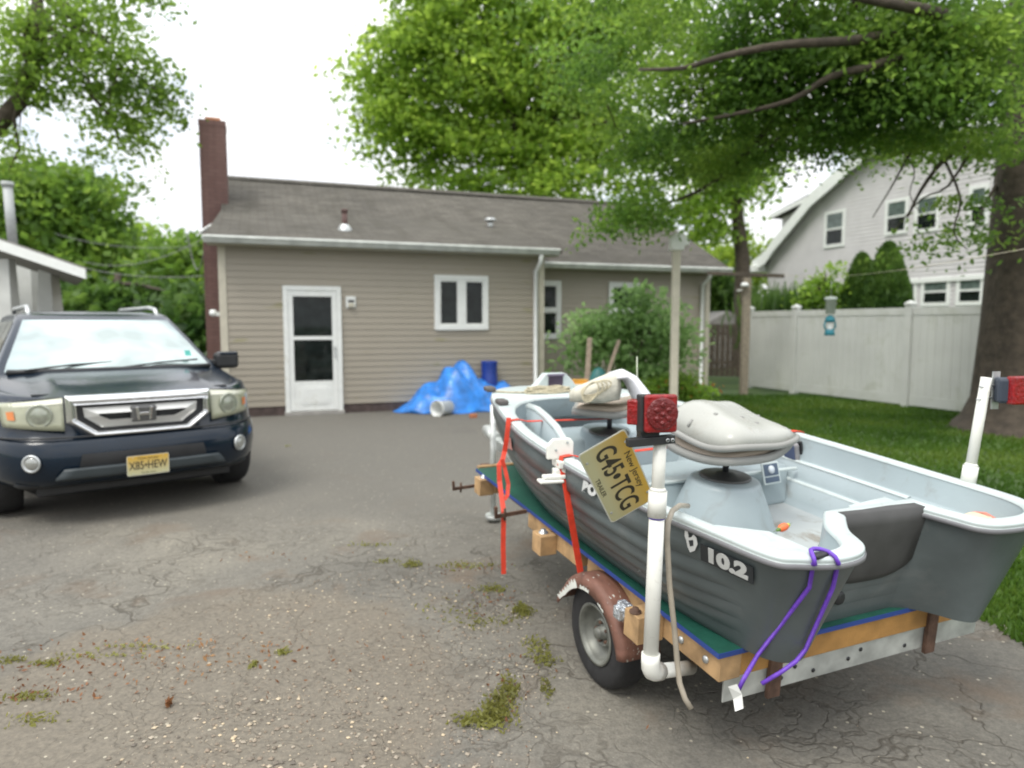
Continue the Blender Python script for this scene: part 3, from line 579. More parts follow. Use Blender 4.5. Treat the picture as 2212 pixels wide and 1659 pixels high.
s.build('roof', mat('dark_shingle', (.09,.085,.08), .9, bump=.3), NH)
s = MB()
for (xa,za),(xb,zb) in zip(pts, pts[1:]): s.hexa([Vector((xa,.302,za-.34)),Vector((xb,.302,zb-.34)),Vector((xb,.38,zb-.34)),Vector((xa,.38,za-.34)),Vector((xa,.302,za+.14)),Vector((xb,.302,zb+.14)),Vector((xb,.38,zb+.14)),Vector((xa,.38,za+.14))])
for (xa,za),(xb,zb) in zip(pts, pts[1:]): s.hexa([Vector((xa,.0,za-.10)),Vector((xb,.0,zb-.10)),Vector((xb,.30,zb-.10)),Vector((xa,.30,za-.10)),Vector((xa,.0,za-.03)),Vector((xb,.0,zb-.03)),Vector((xb,.30,zb-.03)),Vector((xa,.30,za-.03))])
s.build('rake_trim', WHITE, NH)
s = MB(); s.box(xl-.35,xl+.35,-.2,.5,cur[0][1]-.32,cur[0][1]-.05); s.build('eave_return', WHITE, NH, bevel=.02)
def nwin(px0, py0, px1, py1, name='window'):
    xa, za = onplane(px0, py1); xb, zb = onplane(px1, py0); xa, xb = sorted((xa, xb)); za, zb = sorted((za, zb)); f_ = .11
    s = MB(); s.box(xa,xa+f_,.0,.06,za,zb); s.box(xb-f_,xb,.0,.06,za,zb); s.box(xa+f_,xb-f_,.0,.06,zb-f_,zb); s.box(xa+f_,xb-f_,.0,.07,za,za+f_); m_ = (za+zb)/2; s.box(xa+f_,xb-f_,.0,.05,m_-.03,m_+.03)
    wn = s.build(name, WHITE, NH); g = MB(); g.box(xa+f_,xb-f_,.031,.038,za+f_,m_-.03); g.build('pane', GLASS, wn); g = MB(); g.box(xa+f_,xb-f_,.031,.038,m_+.03,zb-f_); g.build('pane', mat('curtain_glass', (.1,.13,.12), .15, var=.3), wn)
nwin(1781,450,1829,537); nwin(1912,424,1966,510); nwin(1976,415,2034,505); nwin(2092,395,2140,490); nwin(1945,600,1984,662); nwin(1990,596,2056,662); nwin(2066,592,2130,660); nwin(1755,610,1790,665)
xa, za = onplane(1960, 592); xb, zb = onplane(2135, 576); s = MB(); s.box(xb,xa,.03,.1,zb-.35,zb-.22); s.build('band_trim', WHITE, NH)
# dormer on the left slope
xa, za = onplane(1668, 468); xb, zb = onplane(1752, 428); xm, zm = onplane(1668, 570)
s = MB(); s.prism([(xa, zm), (xa, za), (xb, zb), (xb-.3, zm)], -4.5, -.5, lambda a, z, h: Vector((a, h, z))); dm = s.build('dormer', GREYS, NH)
xa, za = onplane(1652, 466); xb, zb = onplane(1752, 418); s = MB(); s.hexa([Vector((xb,-4.8,zb-.1)),Vector((xa,-4.8,za-.1)),Vector((xa,-.25,za-.1)),Vector((xb,-.25,zb-.1)),Vector((xb,-4.8,zb+.15)),Vector((xa,-4.8,za+.05)),Vector((xa,-.25,za+.05)),Vector((xb,-.25,zb+.15))]); s.build('dormer_roof', MATS['dark_shingle'], dm)
s = MB(); s.beam(Vector((xa,-.22,za-.06)), Vector((xb,-.22,zb-.02)), .05, .16); s.build('dormer_trim', WHITE, dm)

# ================================================================ LEFT NEIGHBOUR HOUSE (porch)
LW = mat('pale_siding', (.5,.51,.49), .6, var=.1, vs=3)
LB = at(0, 700, 9.6); LH = thing('white_porch_house', 'white neighbouring house with a low porch roof and tapered columns at the left edge', 'house', (LB.x, LB.y, 0))
def ll(px, py, Y): return at(px, py, Y) - Vector((LB.x, LB.y, 0))
a0, a1 = ll(-260, 425, 9.6), ll(186, 578, 9.6)
s = MB(); bk_ = Vector((-1.45,2.1,0)); dz = Vector((0,0,.14))
s.hexa([a0-dz, a1-dz*.9, a1-dz*.9+bk_, a0-dz+bk_, a0, a1, a1+bk_, a0+bk_]); s.build('porch_roof', mat('porch_shingle', (.2,.19,.18), .85), LH)
s = MB(); f_ = Vector((0,-.03,0)); s.hexa([a0-dz*1.3+f_, a1-dz*1.1+f_, a1-dz*1.1-Vector((0,.001,0)), a0-dz*1.3-Vector((0,.001,0)), a0-dz*.2+f_, a1-dz*.2+f_, a1-dz*.2-Vector((0,.001,0)), a0-dz*.2-Vector((0,.001,0))]); s.build('fascia', WHITE, LH)
def column(px, w0, w1, Y, py0, py1):
    t_, b2 = ll(px, py0, Y), ll(px+7, py1, Y); k = Y/1500; s = MB(); a, c = w0*k/2, w1*k/2
    s.hexa([b2+Vector(v) for v in ((-c,-c,0),(c,-c,0),(c,c,0),(-c,c,0))] + [t_+Vector(v) for v in ((-a,-a,0),(a,-a,0),(a,a,0),(-a,a,0))]); s.build('porch_column', LW, LH, bevel=.01)
column(104, 26, 38, 11.2, 572, 712); column(15, 22, 32, 9.9, 560, 712)
b2 = ll(150, 708, 10.0); s = MB(); s.box(-3.6, b2.x, 1.2, 1.5, -.0, b2.z); s.box(-3.6,b2.x-.3,.1,.4,0,b2.z+.02); s.build('porch_wall', mat('stone', (.42,.41,.36), .85, var=.25, vs=9, bump=.4), LH)
wl_ = ll(62, 600, 12.0); s = MB(); s.box(-4.5, wl_.x-.1, 2.6, 3.0, 0, 2.62); lw = s.build('wall', LW, LH)
s = MB(); s.box(-2.4,-1.68,2.52,2.6,1.2,2.25); s.build('window_frame', WHITE, LH); s = MB(); s.box(-2.33,-1.75,2.505,2.52,1.27,2.18); s.build('window_pane', GLASS, LH)
s = MB(); a, c = ll(16, 400, 11), ll(28, 530, 11); s.tube([c, a], .07, 10); s.tube([a-Vector((0,0,.02)), a+Vector((0,0,.05))], .09, 10); s.build('flue_pipe', mat('pipe_grey', (.4,.42,.42), .5), LH)

# utility pole & wires
up_ = at(325, 690, 30); ur = thing('utility_pole', 'vine covered utility pole among the trees left of the chimney', 'pole', (up_.x, up_.y, 0)); zt = at(320, 545, 30).z
s = MB(); s.tube([(0,0,0),(0,0,zt)], [.2,.15], 10); s.build('pole', mat('pole_green', (.16,.17,.09), .9, vs=4, var=.3), ur)
s = MB(); s.beam((-.9,0,zt-.5),(.9,0,zt-.5),.1,.12); s.build('crossarm', DARKW, ur)
def wire(name, label, pts, r):
    s = MB(); s.tube(pts, r, 5); return tag(s.build(name, mat('wire', (.2,.21,.19), .5)), label, 'cable')
chp = hp(-.42, 3.2, 2.95)
def sag(p, q, k, n=16): return [p.lerp(q, i/n) - Vector((0,0,k*4*(i/n)*(1-i/n))) for i in range(n+1)]
wire('power_cable', 'pale cable looping down to the chimney from above the trees', sag(at(405, 505, 15), chp + Vector((0,0,-.0)), .55), .013)
wire('power_cable', 'upper overhead cable crossing the trees left of the chimney', sag(at(120, 505, 26), at(430, 530, 22), .25), .010)
wire('power_cable', 'lower overhead cable crossing the trees left of the chimney', sag(at(180, 565, 26), at(440, 515, 20), .4), .014)
wire('power_cable', 'lowest overhead cable crossing the trees above the parked car', sag(at(180, 578, 25), at(440, 596, 20), .15), .012)

# ================================================================ PARKED CAR (dark blue SUV)
cth = R(39); cxv = Vector((math.cos(cth), math.sin(cth), 0)); cyv = Vector((-math.sin(cth), math.cos(cth), 0)); CO = Vector((-2.855, 5.30, 0)) + cxv*.025
CAR = thing('parked_car', 'dark blue sport utility car with hazy headlights and chrome grille, parked beside the tan house', 'car', frame(CO, cxv*.962, cyv, (0,0,1)))
PAINT = mat('car_paint', (.003,.011,.023), .2, .0, var=.15, vs=3, coat=.3, spec=.32); CHROME = mat('chrome', (.78,.79,.8), .16, 1.0, var=.03)
CPL = mat('car_trim', (.012,.014,.016), .55, var=.2); LENS = mat('hazed_lens', (.35,.36,.26), .16, var=.12, vs=10, coat=.8)
SL = [(.27,.86,.26),(.31,.94,.07),(.38,.972,.005),(.5,.985,-.015),(.62,.985,.0),(.655,.98,.03),(.68,.978,.07),(.8,.975,.08),(.92,.965,.10),(.965,.945,.12)]
def fz(z):
    for (z0,_,f0),(z1,_,f1) in zip(SL, SL[1:]):
        if z <= z1: return f0+(f1-f0)*max(0,(z-z0))/(z1-z0)
    return SL[-1][2]
def plan(x, W): q = abs(x)/W; return .06*x*x + .33*q**7
def ring(z, W, f, rear=4.75, rise=0.0, frontc=1.0):
    pts = []
    nF = 30
    for i in range(nF+1):
        x = -W*math.cos(math.pi*i/nF) if False else W*math.sin(math.pi*(i/nF-.5)); pts.append((x, f+plan(x, W)*frontc))
    ys = pts[-1][1]
    for i in range(1, 13): pts.append((W, ys + (rear-.35-ys)*i/12))
    for i in range(1, 10): x = W*math.cos(math.pi*i/10); pts.append((x, rear-.35+.35*math.sin(math.pi*i/10)**.5))
    for i in range(12, 0, -1): pts.append((-W, ys + (rear-.35-ys)*i/12))
    return [Vector((x, y, z + rise*min(1, max(0, (y-f)/1.05)))) for x, y in pts]
rs = [ring(z, W, f) for z, W, f in SL[:-1]]
rs += [ring(.955,.94,.13, rise=.1), ring(.958,.90,.2, 4.72, .11), ring(.958,.84,.3, 4.65, .11), ring(.96,.7,.42, 4.5, .10)]
s = MB(); s.loft(rs, cap0=True, cap1=True)
body = s.build('body', PAINT, CAR)
cut = MB()
for y in (.90, 3.69): cut.tube([(-1.3,y,.36),(1.3,y,.36)], .43, 36)
co = cut.build('cut', PAINT); co.matrix_world = CAR.matrix_world.copy()
bpy.context.view_layer.update()
bm_ = body.modifiers.new('b','BOOLEAN'); bm_.object = co; bm_.operation = 'DIFFERENCE'; bm_.solver = 'EXACT'
dg = bpy.context.evaluated_depsgraph_get(); dg.update(); nm = bpy.data.meshes.new_from_object(body.evaluated_get(dg)); body.modifiers.clear(); body.data = nm
bpy.data.objects.remove(co)
s = MB(); s.box(-.72,.72,.25,4.55,.22,.98); s.build('underbody', BLACK, CAR)
s = MB(); rr = []
for j in range(19):
    t_ = j/18; r_ = []
    for i in range(41):
        x = -.935+1.87*i/40; yf = .125 + plan(x,.982)*.95; y = yf + (1.30-yf)*t_; cr = .016*(1/(1+math.exp((abs(x)-.60)*60))) * min(1, t_*5)
        r_.append(Vector((x, y, .962 + .148*(1-(1-t_)**1.7) - .045*(abs(x)/.935)**5*(1-t_*.3) + cr*.9)))
    rr.append(r_)
s.loft(rr, closed=False); s.build('hood', PAINT, CAR, fix=False)
# greenhouse
G = [(1.05,.91,.96,4.62),(1.13,.885,1.08,4.6),(1.36,.77,1.45,4.5),(1.52,.69,1.74,4.42),(1.575,.665,1.84,4.36),(1.605,.62,1.95,4.28),(1.625,.5,2.2,4.1),(1.635,.25,2.6,3.7)]
def gring(z, W, f, r):
    p = []
    for i in range(17): x = W*math.sin(math.pi*(i/16-.5)); p.append((x, f + .10*(x/W)**2 + .05*abs(x/W)**8))
    ys = p[-1][1]
    for i in range(1, 10): p.append((W, ys+(r-.15-ys)*i/9))
    for i in range(1, 8): x = W*math.cos(math.pi*i/8); p.append((x, r-.15+.15*math.sin(math.pi*i/8)**.4))
    for i in range(9, 0, -1): p.append((-W, ys+(r-.15-ys)*i/9))
    return [Vector((x, y, z)) for x, y in p]
s = MB(); s.loft([gring(*g) for g in G], cap1=True); s.build('cabin', PAINT, CAR)
def gy(z):
    for (z0,W0,f0,r0),(z1,W1,f1,r1) in zip(G, G[1:]):
        if z <= z1: k = (z-z0)/(z1-z0); return W0+(W1-W0)*k, f0+(f1-f0)*k
mws = mat('windscreen', (.43,.50,.49), .16, .8, var=.25, vs=2.5, det=2, spec=.8)
s = MB(); rr = []
for j in range(9):
    z = 1.10 + (1.535-1.10)*j/8; W_, f_ = gy(z); W_ -= .03
    rr.append([Vector((x, f_ + .10*(x/(W_+.03))**2 + .05*abs(x/(W_+.03))**8 - .012, z+.004)) for x in [W_*.965*(i/12-1) for i in range(25)]])
s.loft(rr, closed=False); ws = s.build('windscreen', mws, CAR)
q = MB(); W_, f_ = gy(1.17); q.add([(.62,f_+.03,1.19),(.68,f_+.045,1.19),(.675,f_+.085,1.24),(.62,f_+.07,1.24)], [(0,1,2,3)]); 
for p_ in range(4): q.v[p_] = (q.v[p_][0], q.v[p_][1]-.02, q.v[p_][2]+.01)
q.build('sticker', mat('sticker', (.05,.35,.3), .5), ws)
s = MB(); pr = [ (x, gy(1.09)[1] + .1*(x/.9)**2 - .03, 1.105) for x in [-.82+1.64*i/12 for i in range(13)]]; s.tube(pr, .025, 6); s.build('cowl', BLACK, CAR)
for x0_, x1_ in ((-.7,-.02), (.05,.72)):
    s = MB(); s.tube([(x0_, 1.0, 1.12),((x0_+x1_)/2,1.09,1.15),(x1_, 1.13, 1.165)], .009, 6); s.build('wiper', BLACK, CAR)
for sg in (-1, 1):
    s = MB()
    for y0,y1 in ((1.75,2.6),(2.66,3.5),(3.56,4.3)):
        pt = []
        for z in (1.19, 1.52):
            for y in (y0, y1): yy = max(y, gy(z)[1]+.28); pt.append(Vector((sg*(gy(z)[0]+.006), yy, z)))
        s.add(pt, [(0,1,3,2)])
    s.build('side_window', GLASS, CAR, fix=False)
    # mirror
    s = MB(); s.box(sg*.93 if sg > 0 else -1.16, 1.16 if sg > 0 else -.93, 1.22, 1.36, 1.06, 1.22); m_ = s.build('mirror', BLACK, CAR, bevel=.04, seg=4)
    s = MB(); s.box(min(sg*.97,sg*1.15), max(sg*.97,sg*1.15), 1.215, 1.35, 1.195, 1.226); s.build('mirror_cap', PAINT, m_, bevel=.014)
    s = MB(); s.box(min(sg*.85,sg*.95), max(sg*.85,sg*.95), 1.25, 1.33, 1.1, 1.15); s.build('mirror_arm', BLACK, m_, bevel=.01)
    # roof rail
    s = MB(); s.tube([(sg*.57,2.0,1.57),(sg*.57,2.1,1.65),(sg*.56,2.3,1.67),(sg*.56,3.9,1.67),(sg*.56,4.05,1.6)], .022, 8); s.build('roof_rail', STEEL, CAR)
def panel(name, quad, m, parent, off=-.012, nx=10, nz_=5, thick=0):
    (xa,za),(xb,zb),(xc,zc),(xd,zd) = quad; rr = []
    for j in range(nz_+1):
        v = j/nz_; r_ = []
        for i in range(nx+1):
            u = i/nx; x = (xa*(1-u)+xb*u)*(1-v)+(xd*(1-u)+xc*u)*v; z = (za*(1-u)+zb*u)*(1-v)+(zd*(1-u)+zc*u)*v
            r_.append(Vector((x, fz(z)+plan(x,.982)+off, z)))
        rr.append(r_)
    s = MB(); s.loft(rr, closed=False); o = s.build(name, m, parent, fix=False)
    if thick: q = o.modifiers.new('s','SOLIDIFY'); q.thickness = thick; q.offset = 0
    return o
def disc(name, x, z, r, m, parent, off=-.02, prof=None):
    y = fz(z)+plan(x,.982)+off; nx_ = .12*x+.33*7*abs(x/.982)**6/.982*(1 if x > 0 else -1)*1.0
    nrm = Vector((nx_, -1, 0)).normalized(); ax = Vector((0,0,1)).cross(nrm).normalized(); M_ = frame((x,y,z), ax, nrm.cross(ax), nrm)
    s = MB(); s.lathe([(a*r, b*r) for a, b in (prof or [(1,-.1),(1,.1),(.85,.14),(.8,.02),(.3,.12),(0,.14)])], M_, 28); return s.build(name, m, parent)
AMB = mat('amber', (.62,.2,.05), .3, coat=.5)
for sg in (-1, 1):
    h = panel('headlight', [(sg*.535,.715),(sg*.90,.755),(sg*.93,.925),(sg*.535,.955)], LENS, CAR, off=-.012, nx=14, thick=.02)
    disc('projector', sg*.69, .835, .07, mat('lens_inner', (.3,.32,.26), .15, .3, var=.15, vs=30, coat=1), h, off=-.028, prof=[(1.25,-.1),(1.25,.02),(1.1,.06),(1.0,.0),(.7,.12),(.35,.2),(0,.22)])
    panel('turn_signal', [(sg*.835,.805),(sg*.878,.808),(sg*.885,.865),(sg*.842,.87)], AMB, h, off=-.036, nx=3, nz_=3)
    panel('headlight_brow', [(sg*.538,.918),(sg*.925,.895),(sg*.93,.925),(sg*.538,.955)], mat('lens_white', (.72,.72,.6), .15, coat=1), h, off=-.026, nx=12, nz_=2)
    fgl = disc('fog_light', sg*.76, .50, .052, STEEL, CAR, off=-.012, prof=[(1.25,-.1),(1.25,.1),(1.05,.2),(.95,.05),(.6,.0),(0,.06)])
    disc('fog_lens', sg*.76, .50, .045, mat('fog_glass', (.35,.36,.34), .1, .5, coat=1), fgl, off=-.02, prof=[(1,0),(.8,.15),(0,.22)])
def gpoly(name, outer, inner, m, parent, off, thick):
    n = len(outer); s = MB(); f = lambda x, z, d: Vector((x, .06*x*x + fz(.72)+d, z))
    vs = [f(x,z,off+.035) for x,z in outer] + [f(x,z,off-.01) for x,z in inner] + [f(x,z,off+thick) for x,z in outer] + [f(x,z,off+thick) for x,z in inner]
    fs = []
    for i in range(n):
        j = (i+1) % n; fs += [(i,j,n+j,n+i), (i,2*n+i,2*n+j,j), (n+i,n+j,3*n+j,3*n+i)]
    s.add(vs, fs); return s.build(name, m, parent, bevel=.006)
def dens(p, k=4):
    r_ = []
    for a, b_ in zip(p, p[1:]+p[:1]):
        for i in range(k): r_.append((a[0]+(b_[0]-a[0])*i/k, a[1]+(b_[1]-a[1])*i/k))
    return r_
# grille well (dark), chrome surround, inner bar
O_ = [(-.525,.972),(.525,.972),(.525,.775),(.36,.655),(-.36,.655),(-.525,.775)]; I_ = [(-.46,.905),(.46,.905),(.455,.80),(.32,.70),(-.32,.70),(-.455,.80)]
s = MB(); s.prism(dens(I_), 0, .02, lambda x, z, h: Vector((x*1.02, .06*x*x+fz(.72)-.012+h, z))); s.build('grille_mesh', BLACK, CAR)
gs = gpoly('grille_surround', dens(O_), dens(I_), CHROME, CAR, -.05, .11)
o2 = [(-.415,.882),(.415,.882),(.405,.81),(.29,.725),(-.29,.725),(-.405,.81)]; i2 = [(-.32,.834),(.32,.834),(.305,.815),(.235,.78),(-.235,.78),(-.305,.815)]
s = MB(); fq = lambda x, z, d: Vector((x, .06*x*x+fz(.72)+d, z))
qq = dens([(a*.5+c*.5, b*.5+d*.5) for (a,b),(c,d) in zip(O_, I_)], 6); s.tube([fq(x, z, -.052) for x, z in qq+qq[:1]], .014, 8, cap=False); s.build('sky_catch_bead', CHROME, gs)  # chrome tube added along the surround so it catches the bright sky
gb = gpoly('grille_bar', dens(o2), dens(i2), mat('satin_silver', (.62,.62,.6), .35, .35, var=.05), CAR, -.065, .05)
s = MB(); s.box(-.095,.095,-.075+fz(.72),-.02+fz(.72),.752,.878); em = s.build('badge_plate', mat('badge_dark', (.12,.12,.12), .3, .5), CAR, bevel=.02, seg=3)
s = MB(); yb = fz(.72)-.088
for sg in (-1,1): s.prism([(sg*.032,.768),(sg*.05,.768),(sg*.064,.868),(sg*.04,.868)], yb, yb+.02, lambda x, z, h: Vector((x, h, z)))
s.box(-.036,.036,yb,yb+.02,.803,.826); s.build('badge', CHROME, em, bevel=.003)
# bumper details
panel('lower_intake', [(-.47,.40),(.47,.40),(.44,.545),(-.44,.545)], BLACK, CAR, off=-.006)
panel('bumper_bar', [(-.62,.37),(.62,.37),(.56,.445),(-.56,.445)], mat('bumper_grey', (.035,.045,.05), .5), CAR, off=-.03, nx=14, thick=.03)
panel('chin', [(-.70,.20),(.70,.20),(.86,.33),(-.86,.33)], CPL, CAR, off=.03, nx=24, thick=.03)
s = MB(); s.tube([(x, fz(.655)+plan(x,.982)-.012, .665+.012*abs(x)) for x in [-.95+1.9*i/30 for i in range(31)]], .008, 6); s.build('bumper_seam', BLACK, CAR)
def plate(name, body_txt, parent, M_, top, bottom, W2=.1525, H2=.076):
    my = bpy.data.materials.new('plate_yellow'); my.use_nodes = True; t_ = my.node_tree; b_ = t_.nodes['Principled BSDF']; b_.inputs['Roughness'].default_value = .35
    tc_ = t_.nodes.new('ShaderNodeTexCoord'); sp = t_.nodes.new('ShaderNodeSeparateXYZ'); t_.links.new(tc_.outputs['Generated'], sp.inputs[0]); cr_ = t_.nodes.new('ShaderNodeValToRGB')
    cr_.color_ramp.elements[0].color = (.48,.46,.27,1); cr_.color_ramp.elements[1].color = (.58,.36,.05,1); cr_.color_ramp.elements[0].position = .15; cr_.color_ramp.elements[1].position = .95
    t_.links.new(sp.outputs[1], cr_.inputs[0]); t_.links.new(cr_.outputs[0], b_.inputs['Base Color'])
    def rrect(w_, h_, r_): return [(sx_*(w_-r_)+r_*math.cos(a0_+k*math.pi/8), sy_*(h_-r_)+r_*math.sin(a0_+k*math.pi/8)) for sx_,sy_,a0_ in ((1,1,0),(-1,1,math.pi/2),(-1,-1,math.pi),(1,-1,1.5*math.pi)) for k in range(5)]
    s = MB(); s.prism(rrect(W2,H2,.012), -.001, 0, lambda a, b, h: Vector((a,b,h))); p = s.build(name, mat('plate_edge', (.6,.6,.52), .35), parent); p.matrix_local = M_
    s = MB(); s.prism(rrect(W2-.004,H2-.004,.01), .0003, .0009, lambda a, b, h: Vector((a,b,h))); s.build('plate_face', my, p)
    ink = mat('plate_ink', (.035,.03,.018), .5)
    x = -.0; text_mesh('lettering', body_txt, ink, p, Matrix.Translation((0,-.004,.0012)), .088, .0006, .72, .0012)
    text_mesh('lettering', top, ink, p, Matrix.Translation((0,.053,.0012)), .029, .0004, 1.1)
    if bottom: text_mesh('lettering', bottom, ink, p, Matrix.Translation((0,-.058,.0012)), .02, .0004)
    s = MB()
    for bx in (-.11,.11):
        for by in (-.062,.062): s.tube([(bx,by,.0005),(bx,by,.003)], .004, 8)
    s.build('bolt', STEEL, p); return p
plate('licence_plate', 'X85\u2022HEW', CAR, frame((0.0,-.062,.425), (1,0,0), (0,0,1), (0,-1,0)), 'New Jersey', 'Garden State')
# wheels
TYRE = mat('tyre', (.018,.018,.019), .75, var=.25, vs=30); RIM = mat('alloy', (.45,.45,.44), .35, .7, var=.1)
for sg in (-1, 1):
    for y in (.93, 3.72):
        M_ = frame((sg*.90,y-.03,.365), (0,1,0), (0,0,1), (1,0,0)); s = MB()
        s.lathe([(.23,-.11),(.3,-.125),(.345,-.12),(.365,-.09),(.368,0),(.365,.09),(.345,.12),(.3,.125),(.23,.11)], M_, 40); ty = s.build('wheel', TYRE, CAR)
        s = MB(); s.lathe([(.235,sg*.11),(.22,sg*.105),(.2,sg*.06),(.06,sg*.07),(.05,sg*.095),(0,sg*.1)], M_, 30)
        for k in range(5):
            an = k*1.2566; Mq = M_ @ Matrix.Rotation(an, 4, 'Z'); s.hexa([Mq @ Vector(p) for p in ((.04,-.03,sg*.07),(.22,-.02,sg*.07),(.22,.02,sg*.07),(.04,.03,sg*.07),(.04,-.03,sg*.1),(.22,-.02,sg*.108),(.22,.02,sg*.108),(.04,.03,sg*.1))])
        s.build('rim', RIM, ty)

# ================================================================ TRAILER + BOAT (shared tilted frame: u right, a forward, w up)
bT, bt = R(24), math.atan(.0872); br = np.array([math.cos(bT), math.sin(bT), 0]); ba = np.array([-math.sin(bT), math.cos(bT), 0])*math.cos(bt) + np.array([0,0,1])*math.sin(bt); bn = np.cross(br, ba)
BO = np.array([.66072, 2.13479, .45]); BM = frame(BO, br, ba, bn); BI = BM.inverted()
def lw_(P): return BI @ Vector(P)          # world -> local
def lat(px, py, Y): return lw_(at(px, py, Y))
def onu(px, py, u):                         # pixel ray hits local plane u = const
    d = BI.to_3x3() @ Vector(ray(px, py)); c = BI @ Vector((0,0,CH)); k = (u-c.x)/d.x; return c + d*k
TR = thing('boat_trailer', 'home built trailer with green deck, wooden beams and white plastic light poles under the boat', 'trailer', BM)
GREEN = mat('green_deck', (.012,.085,.058), .55, var=.18, vs=9, bump=.15); BLUE = mat('blue_edge', (.02,.055,.24), .5)
s = MB(); s.box(0,1.15,0,2.16,-.014,0); dk = s.build('deck', GREEN, TR); s = MB(); s.box(-.003,1.153,-.003,-.0005,-.016,.001); s.box(-.003,-.0005,-.0005,2.16,-.016,.001); s.build('deck_edge', BLUE, dk)
def wood(a_, b_, c_, d_, e_, f_, nm='deck_beam'): s = MB(); s.box(a_,b_,c_,d_,e_,f_); return s.build(nm, WOOD, TR, bevel=.003)
wood(.012,.10,.003,.31,-.105,-.016); wood(.03,.118,.44,.88,-.105,-.016); wood(.012,.10,.93,1.45,-.105,-.016); wood(.05,.9,1.98,2.07,-.105,-.016)
s = MB(); s.box(.103,1.25,.012,.102,-.106,-.015); s.build('rear_beam', mat('amber_wood', (.36,.19,.055), .7, var=.25, vs=9, bump=.15), TR, bevel=.003)
wood(-.10,.011,.30,.39,-.115,-.012,'wood_block'); wood(-.075,.011,1.13,1.22,-.125,-.03,'wood_block'); wood(-.04,.049,1.99,2.08,-.115,-.02,'wood_block')
wood(.02,.45,2.165,2.20,-.012,.008,'front_board')
for (a_, c_, z_) in ((-.085,.345,-.01),(-.04,1.175,-.028),(.0,2.035,-.018)):
    s = MB(); s.lathe([(0,.012),(.012,.012),(.014,.0),(.022,.0),(.022,-.006)], Matrix.Translation((a_,c_,z_+.004)), 12); s.build('bolt', RUST if a_ < -.05 else STEEL, TR)
for a_ in (.07,.2): s = MB(); s.lathe([(0,.008),(.012,.006),(.014,0)], frame((.011,a_,-.06),(0,1,0),(0,0,1),(-1,0,0)), 10); s.build('bolt', STEEL, TR)
# steel frame
s = MB(); s.box(.05,1.34,.018,.024,-.195,-.107); s.box(.05,1.34,.024,.10,-.113,-.107)
ra = s.build('rear_crossmember', mat('galv_worn', (.5,.52,.5), .45, .5, var=.3, vs=10), TR, bevel=.002)
s = MB()
for x in (.3,.36,.45,.62,.68,.92,1.08): s.lathe([(0,.002),(.008,.002),(.008,-.002)], frame((x,.017,-.15+.02*math.sin(x*40)),(1,0,0),(0,0,1),(0,-1,0)), 10)
s.build('bolt_hole', BLACK, ra)
s = MB()
for x in (.23,1.02): s.box(x,x+.055,.0,.017,-.215,-.03)
s.box(.2,.26,.11,2.6,-.19,-.107); s.box(1.0,1.06,.11,2.2,-.19,-.107); s.build('rusty_frame', RUST, TR, bevel=.003)
s = MB(); s.box(.56,.64,.11,3.28,-.19,-.113); s.build('tongue', MATS['galv_worn'], TR, bevel=.004)
for sx_ in (.24,1.0): s = MB(); s.beam((sx_,2.1,-.15),(.6,2.95,-.15),.04,.06); s.build('frame_arm', MATS['galv_worn'], TR)
jk = lat(1058, 975, 4.75)
s = MB(); s.tube([(.6,3.28,-.13),(.6,3.42,-.10),(.6,3.5,-.10)], [.045,.05,.035], 10); s.build('coupler', MATS['galv_worn'], TR)
jw = BM @ Vector((.5,3.1,-.1)); jbase = lw_((jw.x, jw.y, .03)); jtop = lw_((jw.x, jw.y, jw.z+.28))
s = MB(); s.tube([jbase, jtop], .022, 10); s.tube([jtop, jtop+Vector((.07,0,0)), jtop+Vector((.07,-.06,0))], .008, 6); s.tube([jbase, jbase+Vector((0,0,.03))], .06, 12); s.build('jack', MATS['galv_worn'], TR)
wp = Vector((.55,2.78,-.12)); s = MB(); s.beam(wp, wp+Vector((0,0,.32)), .05, .05); s.tube([wp+Vector((-.06,0,.3)), wp+Vector((.08,0,.3))], .035, 12); s.tube([wp+Vector((.08,0,.3)), wp+Vector((.1,0,.3)), wp+Vector((.1,-.12,.36))], .008, 6); s.build('winch', STEEL, TR)
lgp = [at(1046,930,5.0), at(1046,1000,5.0)]
# rusty clamps on the left
def clamp(px, py, Y):
    c = lat(px, py, Y); s = MB(); s.beam(c, c+Vector((-.17,-.01,-.005)), .012, .018); s.beam(c+Vector((-.165,-.01,-.012)), c+Vector((-.17,-.012,.045)), .014, .012, up=(0,1,0)); s.tube([c+Vector((-.12,-.01,-.03)), c+Vector((-.12,-.01,.03))], .006, 6); s.build('clamp', RUST, TR)
clamp(1137, 1104, 3.35); clamp(1034, 1048, 4.2)
